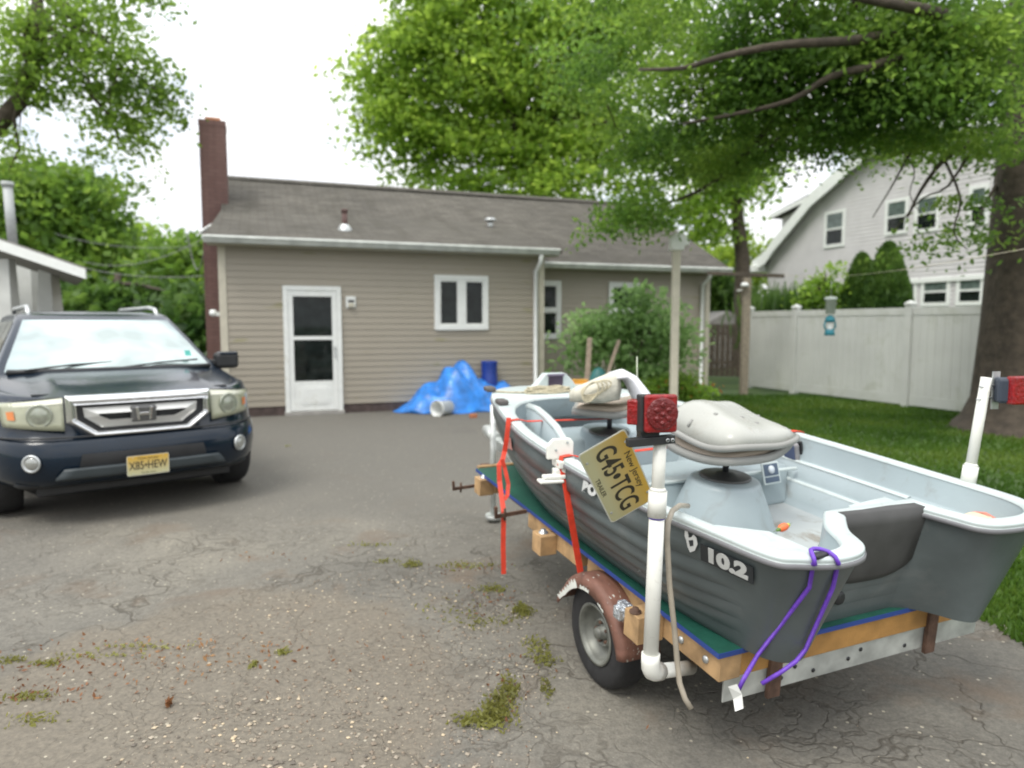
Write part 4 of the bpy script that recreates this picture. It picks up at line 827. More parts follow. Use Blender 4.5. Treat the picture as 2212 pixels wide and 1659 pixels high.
# wheels & fenders
FEND = bpy.data.materials.new('fender_paint'); FEND.use_nodes = True; t = FEND.node_tree; b = t.nodes['Principled BSDF']; b.inputs['Roughness'].default_value = .6
tc = N(t, 'ShaderNodeTexCoord'); P = tc.outputs['Object']
cl = ramp(nz(7, 5), [(.3, (.135,.062,.043)), (.7, (.225,.108,.078))])
cl = mix(ramp(nz(11, 4, dist=.4), [(.645, (0,0,0)), (.67, (1,1,1))]), cl, (.6,.6,.54)); t.links.new(cl, b.inputs['Base Color'])
CHIP = mat('bare_primer', (.62,.63,.58), .6, var=.1, vs=20)
def wheel_side(cw, sg):
    c = lw_(cw); c0 = c.copy(); M_ = frame(c, (0,1,0), (0,0,1), (1,0,0)); s = MB(); g = sg
    s.lathe([(.12,-.06),(.15,-.068),(.195,-.066),(.212,-.055),(.22,-.035),(.222,0),(.22,.035),(.212,.055),(.195,.066),(.15,.068),(.12,.06)], M_, 44)
    ty = s.build('wheel', TYRE, TR)
    s = MB(); s.lathe([(.125,g*.062),(.128,g*.068),(.115,g*.069),(.108,g*.05),(.10,g*.02),(.06,g*.012),(.055,g*.035),(.05,g*.035),(.045,g*.02),(.028,g*.02),(.026,g*.05),(.02,g*.06),(0,g*.06)], M_, 40); s.build('rim', mat('trailer_rim', (.17,.175,.155), .5, .35, var=.3, vs=15), ty)
    s = MB()
    for k in range(5): an = k*1.257; p = M_ @ Vector((.042*math.cos(an),.042*math.sin(an),g*.02)); s.tube([p, p+Vector((g*.018,0,0))], .007, 6)
    s.build('lug_nut', RUST, ty)
    # fender: arc from front (angle) over the top to the rear, angle measured from +a toward +w
    s = MB(); rings = []
    for i in range(25):
        th = R(-28 + 196*i/24) if False else R(8 + (172-8)*i/24 + 0); r_ = .262
        flare = .05*max(0, 1-abs(i-0)/5) 
        ca, sa = math.cos(th), math.sin(th)
        u_out, u_in = -g*0 + (g*.105), -g*.075
        r2 = r_ + (.03 if i < 3 else 0)*(3-i)/3
        def q(u, rr): return c + Vector((u, ca*rr, sa*rr - .012))
        skirt = .035 + .03*math.sin(math.pi*i/24)
        rings.append([q(u_out, r2-skirt), q(u_out*1.0, r2-.02), q(u_out*.9, r2-.004), q(u_out*.75, r2), q(u_in, r2), q(u_in, r2-.004), q(u_out*.75, r2-.004), q(u_out*.9-g*.004, r2-.01), q(u_out-g*.004, r2-.024), q(u_out-g*.004, r2-skirt)])
    s.loft(rings, cap0=True, cap1=True); fe = s.build('fender', FEND, TR)
    if g < 0:
        s = MB()
        for i0, i1, dd in ((1,6,.034),(6,8,.045),(9,12,.02),(15,17,.012)):
            strip = []
            for k in range(i0*3, i1*3+1):
                th = R(8+164*k/72); rr2 = .262+(.03*(3-k/3)/3 if k < 9 else 0); sk = .035+.03*math.sin(math.pi*k/72); wgl = dd*(.75+.25*math.sin(k*2.3))
                strip.append([c + Vector((g*.1065, math.cos(th)*(rr2-sk+.001), math.sin(th)*(rr2-sk+.001)-.012)), c + Vector((g*.1065, math.cos(th)*(rr2-sk+wgl), math.sin(th)*(rr2-sk+wgl)-.012))])
            s.loft(strip, closed=False)
        s.build('chipped_paint', CHIP, fe, fix=False)
    s = MB(); s.beam(c+Vector((-g*.06,0,0)), c+Vector((-g*.5,0,.0)), .045, .045); s.build('axle', RUST, TR)
wcen = Vector((.402, 2.80, .222)); wheel_side(wcen, -1)
wc2 = BM @ (lw_(wcen) + Vector((1.24,0,0))); wheel_side(Vector((wc2.x, wc2.y, .222)), 1)
# silver tape on the fender bracket
tpz = lat(1350, 1312, 2.52); s = MB(); s.box(-.02,.02,-.03,.03,-.03,.02); s.box(-.035,-.005,-.02,.03,-.045,.005); o = s.build('foil_tape', mat('foil', (.62,.66,.7), .25, .7, var=.3, vs=40, bump=.8, bs=60), TR, bevel=.008); o.location = tpz
# light poles
RED = mat('red_lens', (.24,.002,.004), .28, var=.25, vs=60, coat=.25, bump=.3, bs=90)
def light_pole(stub, elbow, top, coup, r0=.0235):
    s = MB(); s.tube([stub, elbow+(stub-elbow).normalized()*.03], r0, 18); d1 = (stub-elbow).normalized(); d2 = (top-elbow).normalized()
    s.tube([elbow+d2*.03, elbow.lerp(top, coup)], r0, 18); s.tube([elbow.lerp(top, coup), top], r0*.84, 18)
    p = s.build('light_pole', PVC, TR)
    s = MB(); s.tube([elbow+d1*.075, elbow+d1*.035, elbow+d1*.015+d2*.004, elbow+d1*.004+d2*.015, elbow+d2*.035, elbow+d2*.06], [r0*1.22]*6, 18); s.build('elbow', PVC, p)
    cc_ = elbow.lerp(top, coup); s = MB(); s.tube([cc_-d2*.045, cc_+d2*.035], r0*1.2, 18); s.tube([cc_+d2*.035, cc_+d2*.045], [r0*1.15, r0*.9], 18); s.build('coupling', PVC, p); return p, d2
stub = lat(1492, 1442, 2.32); elb = lat(1404, 1452, 2.06); topp = lat(1426, 948, 2.06); lp, d2 = light_pole(stub, elb, topp, .735)
PRM = mat('purple_primer', (.16,.12,.55), .4); s = MB(); q0 = elb.lerp(topp, .665); s.tube([q0, q0+d2*.02], .0242, 18); s.build('primer_stain', PRM, lp)
# bracket + tail light at the top of the left pole (world aligned pieces)
Mt = BI
def wbox(c, ax, ay, az, hx_, hy_, hz_):
    c = Vector(c); A_ = [Vector(v).normalized() for v in (ax, ay, az)]
    return [BI @ (c + A_[0]*sx_*hx_ + A_[1]*sy_*hy_ + A_[2]*sz_*hz_) for sx_,sy_,sz_ in ((-1,-1,-1),(1,-1,-1),(1,1,-1),(-1,1,-1),(-1,-1,1),(1,-1,1),(1,1,1),(-1,1,1))]
lx = Vector((.985,.17,.0)); ly = Vector((-.17,.985,0)); lz = Vector((0,0,1))
tc_ = at(1427, 893, 2.02)
s = MB(); s.hexa(wbox(tc_, lx, ly, lz, .049, .012, .056)); tl = s.build('tail_light', RED, TR, bevel=.008, seg=3)
s = MB(); s.lathe([(.048,0),(.048,.004),(.044,.006),(.03,.006),(.0,.007)], BI @ frame(tc_-ly*.012, lx, lz, -ly), 32)
for a_, b_ in ((0,0),(.018,.012),(-.018,.012),(.018,-.014),(-.018,-.014),(0,.026),(0,-.027)): s.lathe([(.009,.005),(.007,.009),(0,.01)], BI @ frame(tc_-ly*.012+lx*a_+lz*b_, lx, lz, -ly), 12)
s.build('reflector', mat('red_lens_dark', (.14,.0015,.003), .3, coat=.2, bump=.5, bs=120), tl)
s = MB(); s.hexa(wbox(at(1376, 890, 2.08), Vector((.85,-.5,0)), Vector((.5,.85,0)), lz, .026, .02, .038)); s.build('side_lens', RED, tl, bevel=.005)
s = MB(); s.hexa(wbox(tc_+ly*.036-lx*.008-lz*.004, lx, ly, lz, .046, .024, .056)); s.hexa(wbox(at(1400, 930, 2.06), lx, ly, lz, .03, .02, .03)); s.build('light_housing', BLACK, tl, bevel=.004)
bkp = at(1405, 952, 2.04); s = MB(); s.hexa(wbox(bkp, (.985,.17,.06), ly, (-.06,0,1), .072, .016, .012)); bk2 = s.build('light_bracket', BLACK, TR, bevel=.002)
s = MB()
for k in (.045,.06): s.lathe([(.006,0),(.006,.002),(.003,.003)], BI @ frame(bkp+Vector((k,-.005+k*.17,.004))-ly*.017, lx, lz, -ly), 12)
s.build('bolt', STEEL, bk2)
# trailer plate, hung at a tilt from the bracket
c4 = [at(1339.5,924.9,2.10), at(1404.9,1075.6,2.27), at(1331.5,1131.6,2.27), at(1258.2,984.9,2.10)]
cc4 = sum(c4, Vector())/4; xd_ = ((c4[1]-c4[0])+(c4[2]-c4[3])).normalized(); yd_ = ((c4[0]-c4[3])+(c4[1]-c4[2])); yd_ = (yd_-xd_*yd_.dot(xd_)).normalized(); zd_ = xd_.cross(yd_)
pw, ph = ((c4[1]-c4[0]).length+(c4[2]-c4[3]).length)/4, ((c4[0]-c4[3]).length+(c4[1]-c4[2]).length)/4
kS = pw/.1525
tpl = plate('licence_plate', 'G45\u2022TCG', TR, BI @ (frame(cc4, xd_, yd_, zd_) @ Matrix.Diagonal((kS, kS, kS, 1))), 'New Jersey', 'TRAILER')
# right pole
stub2 = Vector((1.2,.06,-.15)); wE = BM @ Vector((1.36,.06,-.15)); el2 = lw_(wE); tp2 = lat(2131, 815, wE.y+.0); e2p = lat(2088, 1060, wE.y); 
d_ = (tp2-e2p).normalized(); el2 = e2p - d_*((e2p-el2).length); lp2, d3 = light_pole(stub2, el2, tp2, .60)
lc2 = at(2205, 843, wE.y-.06); s = MB(); s.hexa(wbox(lc2, lx, ly, lz, .05, .02, .055)); t2 = s.build('tail_light', RED, TR, bevel=.008, seg=3)
s = MB(); s.hexa(wbox(at(2172, 843, wE.y-.03), (.9,-.3,0), (.3,.9,0), lz, .035, .035, .05)); s.build('light_housing', mat('dark_blue_plastic', (.03,.04,.06), .5), t2, bevel=.012)
s = MB(); s.hexa(wbox(at(2150, 843, wE.y), lx, ly, lz, .016, .003, .075)); s.build('light_bracket', STEEL, TR)
s = MB()
for py_ in (835, 862):
    p_ = at(2127 if py_ == 835 else 2120, py_, wE.y); q_ = at(2150 if py_ == 835 else 2143, py_-3, wE.y-.01); s.tube([lw_(p_)-Vector((.03,0,0)), lw_(q_)], .004, 6)
s.build('bolt', STEEL, TR)

# ---------------------------------------------------------------- BOAT
BT = thing('fishing_boat', 'small plastic bass boat with dark grey hull and pale grey inside, strapped on the trailer', 'boat', BM)
def catm(P, k=6):
    P = [np.array(p, float) for p in P]; out = []
    for i in range(len(P)-1):
        p0 = P[max(i-1,0)]; p1 = P[i]; p2 = P[i+1]; p3 = P[min(i+2,len(P)-1)]
        for j in range(k):
            q = j/k; out.append(.5*((2*p1)+(-p0+p2)*q+(2*p0-5*p1+4*p2-p3)*q*q+(-p0+3*p1-3*p2+p3)*q**3))
    out.append(P[-1]); return out
def mir(p): return (1.20-p[0],)+tuple(p[1:])
Tn = [(.50,.0),(.40,-.10),(.345,-.20),(.28,-.245),(.18,-.255),(.07,-.22),(-.0,-.165),(-.045,.05),(-.09,.30),(-.112,.65),(-.11,.98),(-.085,1.35),(-.02,1.72),(.05,2.0),(.12,2.25),(.22,2.42),(.38,2.50)]
Tt = Tn + [(.60,2.51)] + [mir(p) for p in Tn[:9:-1]] + [(1.325,.65),(1.33,.30),(1.335,.05),(1.32,-.10),(1.25,-.20),(1.12,-.245),(.96,-.24),(.89,-.20),(.865,-.12),(.84,-.03)]
Bn = [(.44,.03,.0),(.38,.0,.0),(.32,-.06,.0),(.27,-.10,0),(.21,-.125,0),(.155,-.11,0),(.11,-.05,0),(.085,.08,0),(.065,.32,0),(.055,.68,0),(.06,1.0,0),(.085,1.35,0),(.14,1.65,.02),(.2,1.85,.06),(.27,2.05,.12),(.36,2.2,.18),(.47,2.28,.21)]
Bb = Bn + [(.60,2.3,.21)] + [mir(p) for p in Bn[:9:-1]] + [(1.15,.68,0),(1.15,.32,0),(1.15,.08,0),(1.13,-.05,0),(1.09,-.13,0),(1.02,-.16,0),(.97,-.13,0),(.93,-.06,.0),(.88,.0,.0),(.82,.03,.0)]
In = [(.455,.05),(.36,-.04),(.30,-.145),(.255,-.19),(.18,-.205),(.09,-.175),(.035,-.12),(-.002,.06),(-.045,.31),(-.065,.65),(-.062,.98),(-.038,1.33),(.03,1.66),(.09,1.83),(.17,1.96),(.27,2.05),(.42,2.11)]
Ii = In + [(.60,2.12)] + [mir(p) for p in In[:9:-1]] + [(1.277,.65),(1.282,.30),(1.287,.06),(1.275,-.07),(1.225,-.15),(1.12,-.195),(.985,-.19),(.93,-.15),(.905,-.08),(.885,.045)]
K = 6; T_ = catm(Tt, K); B_ = catm(Bb, K); I__ = catm(Ii, K); nP = len(T_)
def norms(P):
    r_ = []
    for i in range(len(P)):
        t_ = P[min(i+1,len(P)-1)][:2] - P[max(i-1,0)][:2]; t_ = t_/np.linalg.norm(t_); r_.append(np.array([-t_[1], t_[0]]))   # path runs clockwise seen from above? fix sign below
    return r_
nT = norms(T_); nI = norms(I__)
cen = np.array([.59,1.0]); sgn = 1 if np.dot(nT[nP//3], T_[nP//3][:2]-cen) > 0 else -1
nT = [v*sgn for v in nT]; nI = [v*sgn for v in nI]
def wtop(a): return .405 + .02*a/2.5
HULL = mat('hull_grey', (.083,.100,.102), .36, var=.2, vs=3, spec=.5, bump=.06, bs=30, stain=((.15,.155,.15), 4, .56, .45)); INS = mat('inner_grey', (.31,.37,.39), .36, var=.07, vs=3, bump=.04, stain=((.2,.19,.165), 5, .55, .5))
RIMM = mat('gunwale_grey', (.50,.56,.555), .32, var=.05, vs=4, stain=((.25,.24,.21), 9, .58, .45)); RUB = mat('rub_grey', (.17,.17,.18), .5, var=.12)
s = MB(); tb_ = [0,.25,.41,.56,.70,.84,1.0]
for k in range(6):
    rings = []
    for t_, of in ((tb_[k], 0.0), ((tb_[k]+tb_[k+1])/2, .008), (tb_[k+1]-.012, .014), (tb_[k+1], .0)):
        r_ = []
        for i in range(nP):
            a3 = np.array([T_[i][0], T_[i][1], wtop(T_[i][1])-.03]); a3[:2] -= nT[i]*.012; b3 = B_[i]; p = a3*(1-t_)+b3*t_
            side = max(0, min(1, (T_[i][1]+.05)/.3)); p[:2] += nT[i]*(.05*math.sin(math.pi*t_)*side + of*side); r_.append(Vector(p))
        rings.append(r_)
    s.loft(rings)
s.add([Vector(p) for p in B_], [tuple(range(nP))]); hull = s.build('hull', HULL, BT, fix=False)
def band(rings_spec, base, nrm, m, name, parent=BT, closed=True):
    rings = []
    for off, dw in rings_spec: rings.append([Vector((base[i][0]+nrm[i][0]*off, base[i][1]+nrm[i][1]*off, wtop(base[i][1])+dw)) for i in range(nP)])
    s = MB(); s.loft(rings, closed=closed); return s, rings
s, _ = band([(-.014,-.034),(.0,-.034),(.005,-.031),(.005,-.02),(.001,-.017)], T_, nT, RUB, 'rub_rail'); s.build('rub_rail', RUB, BT, fix=False)
rr = [[Vector((T_[i][0]+nT[i][0]*o_, T_[i][1]+nT[i][1]*o_, wtop(T_[i][1])+d_)) for i in range(nP)] for o_, d_ in ((.0,-.017),(-.003,-.014),(.0,-.009),(-.001,-.002),(-.007,.003))]
rr += [[Vector((I__[i][0]+nI[i][0]*o_, I__[i][1]+nI[i][1]*o_, wtop(I__[i][1])+d_)) for i in range(nP)] for o_, d_ in ((.006,.005),(.0,.002),(-.003,-.01))]
s = MB(); s.loft(rr); s.build('gunwale', RIMM, BT, fix=False)
Bin = [np.array([B_[i][0]-nT[i][0]*.035, B_[i][1]-nT[i][1]*.035]) for i in range(nP)]
def lin(i, w_, t_): q = I__[i][:2]*(1-t_)+Bin[i]*t_; return Vector((q[0], q[1], w_ if w_ < .35 else wtop(I__[i][1])-.01))
rr = [[lin(i, w_, t_) for i in range(nP)] for w_, t_ in ((.4,.0),(.30,.12),(.292,.15),(.288,.26),(.21,.36),(.203,.4),(.198,.53),(.12,.68),(.095,.9))]
s = MB(); s.loft(rr); inn = s.build('inner_liner', INS, BT, fix=False)
s = MB(); s.add(rr[-1], [tuple(range(nP))]); s.build('floor', mat('floor_grey', (.40,.43,.43), .5, var=.08, vs=5, stain=((.2,.165,.12), 7, .5, .7)), BT, fix=False)
for w_, t_ in ((.290,.205),(.2005,.465)):
    s = MB(); rr = [[lin(i, w_+.003-dz_, t_+q_) for i in range(K*8, nP-K*8)] for q_, dz_ in ((-.075,0),(.0,-.002),(.065,.002),(.075,.008))]; s.loft(rr, closed=False); s.build('ledge', RIMM, BT, fix=False)
def deck(idx, front, nm):
    P_ = [lin(i, .262, .17) for i in idx] + [Vector((a, b, .262)) for a, b in front]; s = MB(); n_ = len(P_)
    s.add(P_ + [p-Vector((0,0,.02)) for p in P_], [tuple(range(n_)), tuple(range(n_, 2*n_))[::-1]] + [(i, (i+1) % n_, n_+(i+1) % n_, n_+i) for i in range(n_)])
    fr = [P_[len(idx)-1]] + [Vector((a, b, .262)) for a, b in front] + [P_[0]]
    for p, q in zip(fr, fr[1:]): s.add([p-Vector((0,0,.02)), q-Vector((0,0,.02)), q-Vector((0,0,.16)), p-Vector((0,0,.16))], [(0,1,2,3)])
    return s.build(nm, RIMM, BT, bevel=.005)
deck(list(range(0, K*8+3)), [(.28,.38),(.43,.26)], 'stern_deck'); deck(list(range(nP-K*8-3, nP)), [(.86,.24),(.98,.38)], 'stern_deck')

tm = mat('transom_board', (.052,.052,.051), .6, var=.3, vs=6)
rr = []
for t_, of in ((-.02,-.04),(-.02,.004),(.03,.012),(.45,.014),(.55,.013),(.62,.006),(.63,-.02)):
    r_ = []
    for k in range(17):
        q = k/16; a3 = np.array([T_[-1][0]*(1-q)+T_[0][0]*q, T_[-1][1]*(1-q)+T_[0][1]*q, .372]); b3 = np.array([B_[-1][0]*(1-q)+B_[0][0]*q, B_[-1][1]*(1-q)+B_[0][1]*q, 0.])
        tt = t_ if t_ < .5 else t_ - .12*abs(q*2-1)**3; p = a3*(1-tt)+b3*tt; p[1] -= of; p[2] += (.03 if t_ < 0 else 0); p[0] += .012*(1 if q < .5 else -1)*(abs(q*2-1)) ; r_.append(Vector(p))
    rr.append(r_)
s = MB(); s.loft(rr, closed=False); o = s.build('motor_board', tm, BT, fix=False)
s = MB(); s.lathe([(0,.004),(.022,.004),(.025,0),(.025,-.01)], frame(Vector((.53,.010,.095)),(1,0,0),(0,0,1),(0,-1,0)), 20); s.build('drain_plug', BLACK, BT)
# centre bench with seat drum
s = MB(); s.hexa([Vector(p) for p in ((.03,.78,.09),(1.15,.86,.09),(1.15,1.25,.09),(.03,1.2,.09),(-.03,.84,.262),(1.21,.93,.262),(1.21,1.2,.262),(-.03,1.15,.262))]); s.build('bench', INS, BT, bevel=.02, seg=3)
s = MB(); s.box(-.02,1.2,.865,.885,.255,.270); s.build('bench_edge', RIMM, BT, bevel=.006)
def drum(c, r0, r1, h): s = MB(); s.lathe([(r0,.09),(r1+.012,h-.02),(r1+.004,h-.004),(r1-.01,h),(0,h)], Matrix.Translation((c[0],c[1],0)), 36); s.build('seat_pedestal', INS, BT); 
DC = (.60,.71); drum(DC, .24,.145,.315); drum((.615,1.72), .19,.13,.315)
s = MB(); s.hexa([Vector(p) for p in ((.1,1.62,.09),(1.08,1.62,.09),(.95,1.98,.09),(.2,1.98,.09),(.0,1.7,.262),(1.18,1.7,.262),(1.02,2.0,.262),(.14,2.0,.262))]); s.build('bow_bench', INS, BT, bevel=.02, seg=3)
# battery / outlet panel on the bench
oc = Vector((1.0,.845,.19)); om = frame(lat(1665,1022, (BM@oc).y), (1,.1,0), (0,.35,.94), (0,-.94,.35))
s = MB(); s.box(-.058,.058,-.052,.052,-.004,.004, om); op = s.build('switch_panel', RIMM, BT, bevel=.003)
s = MB(); s.box(-.048,.048,-.012,.044,.0042,.006, om); s.box(-.048,.048,-.044,-.018,.0042,.006, om); s.build('panel_insert', mat('panel_blue', (.07,.10,.15), .4), op)
s = MB(); s.lathe([(.02,.006),(.019,.012),(0,.014)], om @ Matrix.Translation((0,.016,0)), 20); s.build('dial', mat('dial_white', (.6,.65,.7), .4), op)
SEAT = mat('seat_plastic', (.37,.375,.345), .27, var=.06, vs=4, stain=((.27,.25,.21), 11, .57, .5)); SEATD = mat('seat_grey', (.25,.25,.235), .45, var=.08); CUSH = mat('seat_cushion', (.43,.36,.29), .65, var=.08)
def seat(c, rot, closed=True, zoff=.42, S=1.0):
    M_ = Matrix.Translation((c[0], c[1], zoff)) @ Matrix.Rotation(rot, 4, 'Z') @ Matrix.Diagonal((S,S,S,1)); n_ = 17
    def surf(fn, th, m, name, parent, ed=0.0):
        top = [[M_ @ Vector(fn(i/(n_-1)*2-1, j/(n_-1)*2-1)) for i in range(n_)] for j in range(n_)]; s = MB(); s.loft(top, closed=False); o = s.build(name, m, parent, fix=False)
        q = o.modifiers.new('s','SOLIDIFY'); q.thickness = th; q.offset = -1; return o
    se = lambda x, y, p=5.5: (abs(x)**p+abs(y)**p)**(1/p)
    def sq(x, y):  # superellipse mapped square
        m_ = max(abs(x), abs(y)); 
        if m_ < 1e-6: return 0, 0
        k = m_/se(x, y); return x*k, y*k
    def pan(x, y): X, Y = sq(x, y); return (X*.205, Y*.19, .012 + .075*max(0, X)**2 + .028*(X*X*.4+Y*Y) + .02*math.sin(Y*3.1)*(1 if X < 0 else .3)*0)
    p = surf(pan, .034, SEATD, 'seat', BT)
    def cu(x, y): X, Y = sq(x, y); return (X*.185, Y*.172, .028 + .07*max(0, X)**2 + .022*Y*Y + .03*(1-max(abs(x),abs(y))**4))
    surf(cu, .03, CUSH, 'seat_cushion', p)
    if closed:
        def bk(x, y):
            X, Y = sq(x, y); m_ = max(abs(x), abs(y)); d = max(0, 1-m_**3.0)
            return (X*.215+.004, Y*.2, 0.064 - .02*X + .05*max(0,X)**2 + .028*Y*Y + .118*d**.8*(1-.12*X+.22*Y) + .012*math.sin(Y*2.6))
        bk_ = surf(bk, .006, SEAT, 'backrest', p)
        def rimf(x, y): X, Y = sq(x, y); return (X*.22+.004, Y*.205, 0.052 - .02*X + .05*max(0,X)**2 + .028*Y*Y + .012*math.sin(Y*2.6))
        pts_ = []
        for k in range(64):
            an = 2*math.pi*k/64; x, y = math.cos(an), math.sin(an); m_ = max(abs(x), abs(y)); pts_.append(M_ @ Vector(rimf(x/m_, y/m_)))
        s = MB(); s.tube(pts_+pts_[:2], .014, 8, cap=False); s.build('seat_edge', SEATD, p)
        s = MB()
        for x, y in ((-.55,-.1),(-.1,-.35),(.1,-.55),(.55,-.2)):
            b0 = M_ @ Vector(bk(x, y)); s.lathe([(.0,.004),(.009,.003),(.011,-.004)], Matrix.Translation(b0), 12)
        for k in range(7):
            an = math.pi*(.15+.13*k); x, y = math.cos(an), math.sin(an); m_ = max(abs(x), abs(y))/.86; b0 = M_ @ Vector(bk(x/m_, y/m_)); b1 = M_ @ Vector(bk(x/m_*1.1, y/m_*1.1)); s.tube([b0, b1], .006, 6)
        s.build('backrest_rib', SEATD, bk_)
    cM = Vector((c[0], c[1], 0)); s = MB(); s.tube([cM+Vector((0,0,.318)), cM+Vector((0,0,zoff+.005))], .014, 12); s.lathe([(.0,.004),(.07,.0),(.07,-.02),(.02,-.03)], Matrix.Translation((c[0],c[1],zoff-.004)), 20); s.build('seat_post', BLACK, p)
    s = MB(); s.lathe([(.112,.315),(.112,.323),(.10,.327),(.05,.329),(.03,.34),(0,.34)], Matrix.Translation((c[0],c[1],0)), 32); s.build('swivel_plate', mat('swivel_dark', (.07,.07,.068), .45, .4), p)
    return p
seat((DC[0]+.02, DC[1]+.02), R(9), True, .425, 1.06)
seat((.56,1.60), R(-35), False, .43, .98)
# console plate at the left of the bow
s = MB(); lw1 = [(.175,1.86),(.16,1.72),(.13,1.55),(.10,1.38),(.09,1.26),(.10,1.17)]; tops = [.43,.44,.435,.42,.37,.24]
rr = [[Vector((u_, a_, .12)) for u_, a_ in lw1], [Vector((u_, a_, t_)) for (u_, a_), t_ in zip(lw1, tops)]]; s.loft(rr, closed=False); sp_ = s.build('side_console', INS, BT, fix=False); q = sp_.modifiers.new('s','SOLIDIFY'); q.thickness = .03
s = MB(); s.tube([Vector((u_+.015, a_, t_)) for (u_, a_), t_ in zip(lw1, tops)], .02, 8); s.build('console_rim', RIMM, sp_)
# cleats, rod holder
for (px_, py_, u_, a_) in ((1080,843,.155,2.36),(1092,885,.07,1.97)):
    s = MB(); s.box(u_-.03,u_+.03,a_-.04,a_+.04,wtop(a_)+.004,wtop(a_)+.035); s.build('cleat', mat('cleat_grey', (.09,.08,.075), .6), BT, bevel=.012, seg=3)
RC = lat(1208, 985, 2.93)
rh = MB(); Mr = BI @ frame(at(1209, 986, 2.90), (.97,.24,0), (-.24,.97,0), (0,0,1))
rh.prism([(-.058,-.01),(.058,-.01),(.06,.06),(.045,.078),(-.03,.078),(-.058,.05)], -.01, .012, lambda a, z, h: Mr @ Vector((a, h, z)))
rh.box(-.02,.072,-.05,.05,-.045,-.011,Mr); rh.box(-.035,.03,-.045,.0,-.085,-.045,Mr); rh.box(-.105,-.0,-.07,-.01,-.100,-.086,Mr); rh.box(-.085,.01,-.06,-.015,-.0855,-.068,Mr)
ro = rh.build('rod_holder', PVC, BT, bevel=.006, seg=3)
s = MB(); 
for a_, z_ in ((.03,.06),(-.02,.03)): s.tube([Mr@Vector((a_,-.016,z_)), Mr@Vector((a_,-.008,z_))], .005, 8)
s.build('screw', STEEL, ro)
# hull lettering (near side)
INK = mat('decal_silver', (.5,.51,.5), .4); DK = mat('decal_dark', (.022,.026,.03), .4)
from mathutils.bvhtree import BVHTree
bvh = BVHTree.FromPolygons([v.co for v in hull.data.vertices], [p.vertices[:] for p in hull.data.polygons])
def hit(px, py):
    o_ = BI @ Vector((0,0,CH)); d_ = (BI.to_3x3() @ Vector(ray(px, py))).normalized(); h_ = bvh.ray_cast(o_, d_)
    if h_[0] is None: h_ = bvh.find_nearest(o_ + d_*2.6); print('HITMISS', px, py)
    nn_2 = h_[1] if h_[1].dot(d_) < 0 else -h_[1]; return h_[0], nn_2
def ftext(px, py, dx):
    p, n1_ = hit(px, py); a_, _ = hit(px-dx, py-dx*.46); b_, _ = hit(px+dx, py+dx*.46); xd = (b_-a_).normalized(); up_ = Vector((0,0,1)); zd = xd.cross(up_-xd*up_.dot(xd)).normalized()
    t_, _ = hit(px, py-11); u_, _ = hit(px, py+13); up_ = (t_-u_); up_ = (up_-xd*up_.dot(xd)).normalized(); zd = xd.cross(up_)
    return frame((t_+u_)*.5+zd*.013, xd, up_, zd)
def hull_text(body_, px, py, size, u_=0, sx_=1.3, bold=.004, ex=0): return text_mesh('lettering', body_, INK, hull, ftext(px, py, 12*len(body_)), size, .0012, sx_, bold)
hull_text('BO', 1279, 1056, .054); hull_text('TO', 1398, 1113, .056); hull_text('EY', 1455, 1140, .056)
ftd = ftext(1573, 1212, 50); s = MB(); s.box(-.095,.095,-.032,.030,-.004,-.001, ftd); s.build('decal_backing', DK, hull); text_mesh('lettering', '10.2', INK, hull, ftd, .068, .0012, 1.3, .004)
EM = ftext(1497, 1168, 14); s = MB(); em_ = [(-.026,.03),(-.015,.032),(-.008,.012),(.002,.018),(.008,.03),(.02,.024),(.028,.004),(.02,-.022),(.004,-.034),(-.008,-.02),(-.016,.0),(-.024,.012)]
s.prism(em_, 0, .0015, lambda a, b, h: EM @ Vector((a, b, h))); s.build('emblem', INK, hull)
s = MB(); s.prism([(-.006,.004),(.01,.012),(.014,-.006),(.002,-.014)], .0016, .0026, lambda a, b, h: EM @ Vector((a, b, h))); s.build('emblem_detail', DK, hull)
# registration sticker at the bow side
s = MB(); s.box(-.07,.07,-.03,.03,-.001,.0015, ftext(1104, 955, 14)); s.build('registration_sticker', mat('sticker_red', (.5,.25,.22), .5, var=.5, vs=60), hull)

# ---------------------------------------------------------------- things lying in / tied to the boat
ORG = mat('orange_strap', (.6,.045,.018), .55, var=.12, vs=30, bump=.2, bs=150)
def ribbon(mb, pts, wv, wd, th=.0025):
    pts = [Vector(p) for p in pts]; wv = Vector(wv).normalized()
    rings = []
    for i, p in enumerate(pts):
        t_ = (pts[min(i+1,len(pts)-1)]-pts[max(i-1,0)]).normalized(); w2 = (wv - t_*wv.dot(t_)).normalized()*wd/2; nn = t_.cross(w2).normalized()*th/2
        rings.append([p-w2-nn, p+w2-nn, p+w2+nn, p-w2+nn])
    mb.loft(rings, smooth=False, cap0=True, cap1=True)
def ru(a): return min(((abs(q[1]-a), q[0]) for q in T_[:K*17]))[1]
def L2W(*p): return BM @ Vector(p)
def top_obj(s, name, m, label, cat, group=None, bevel=0, seg=2): o = s.build(name, m, None, bevel=bevel, seg=seg); return tag(o, label, cat, group)
wz = lambda a: wtop(a)
rY = L2W(ru(1.58)-.01,1.58,wz(1.6)).y
s = MB(); ribbon(s, [L2W(1.27,1.62,wz(1.6)-.05), L2W(1.2-ru(1.62)+.004,1.62,wz(1.6)-.01), L2W(1.19-ru(1.62),1.62,wz(1.6)+.010), L2W(1.13,1.62,wz(1.6)+.004), L2W(.6,1.60,wz(1.6)-.024), L2W(ru(1.58)+.09,1.58,wz(1.6)-.004), L2W(ru(1.58)+.04,1.58,wz(1.6)+.010), L2W(ru(1.58)-.002,1.58,wz(1.6)+.007), L2W(ru(1.58)-.011,1.58,wz(1.6)-.02)], ba, .028)
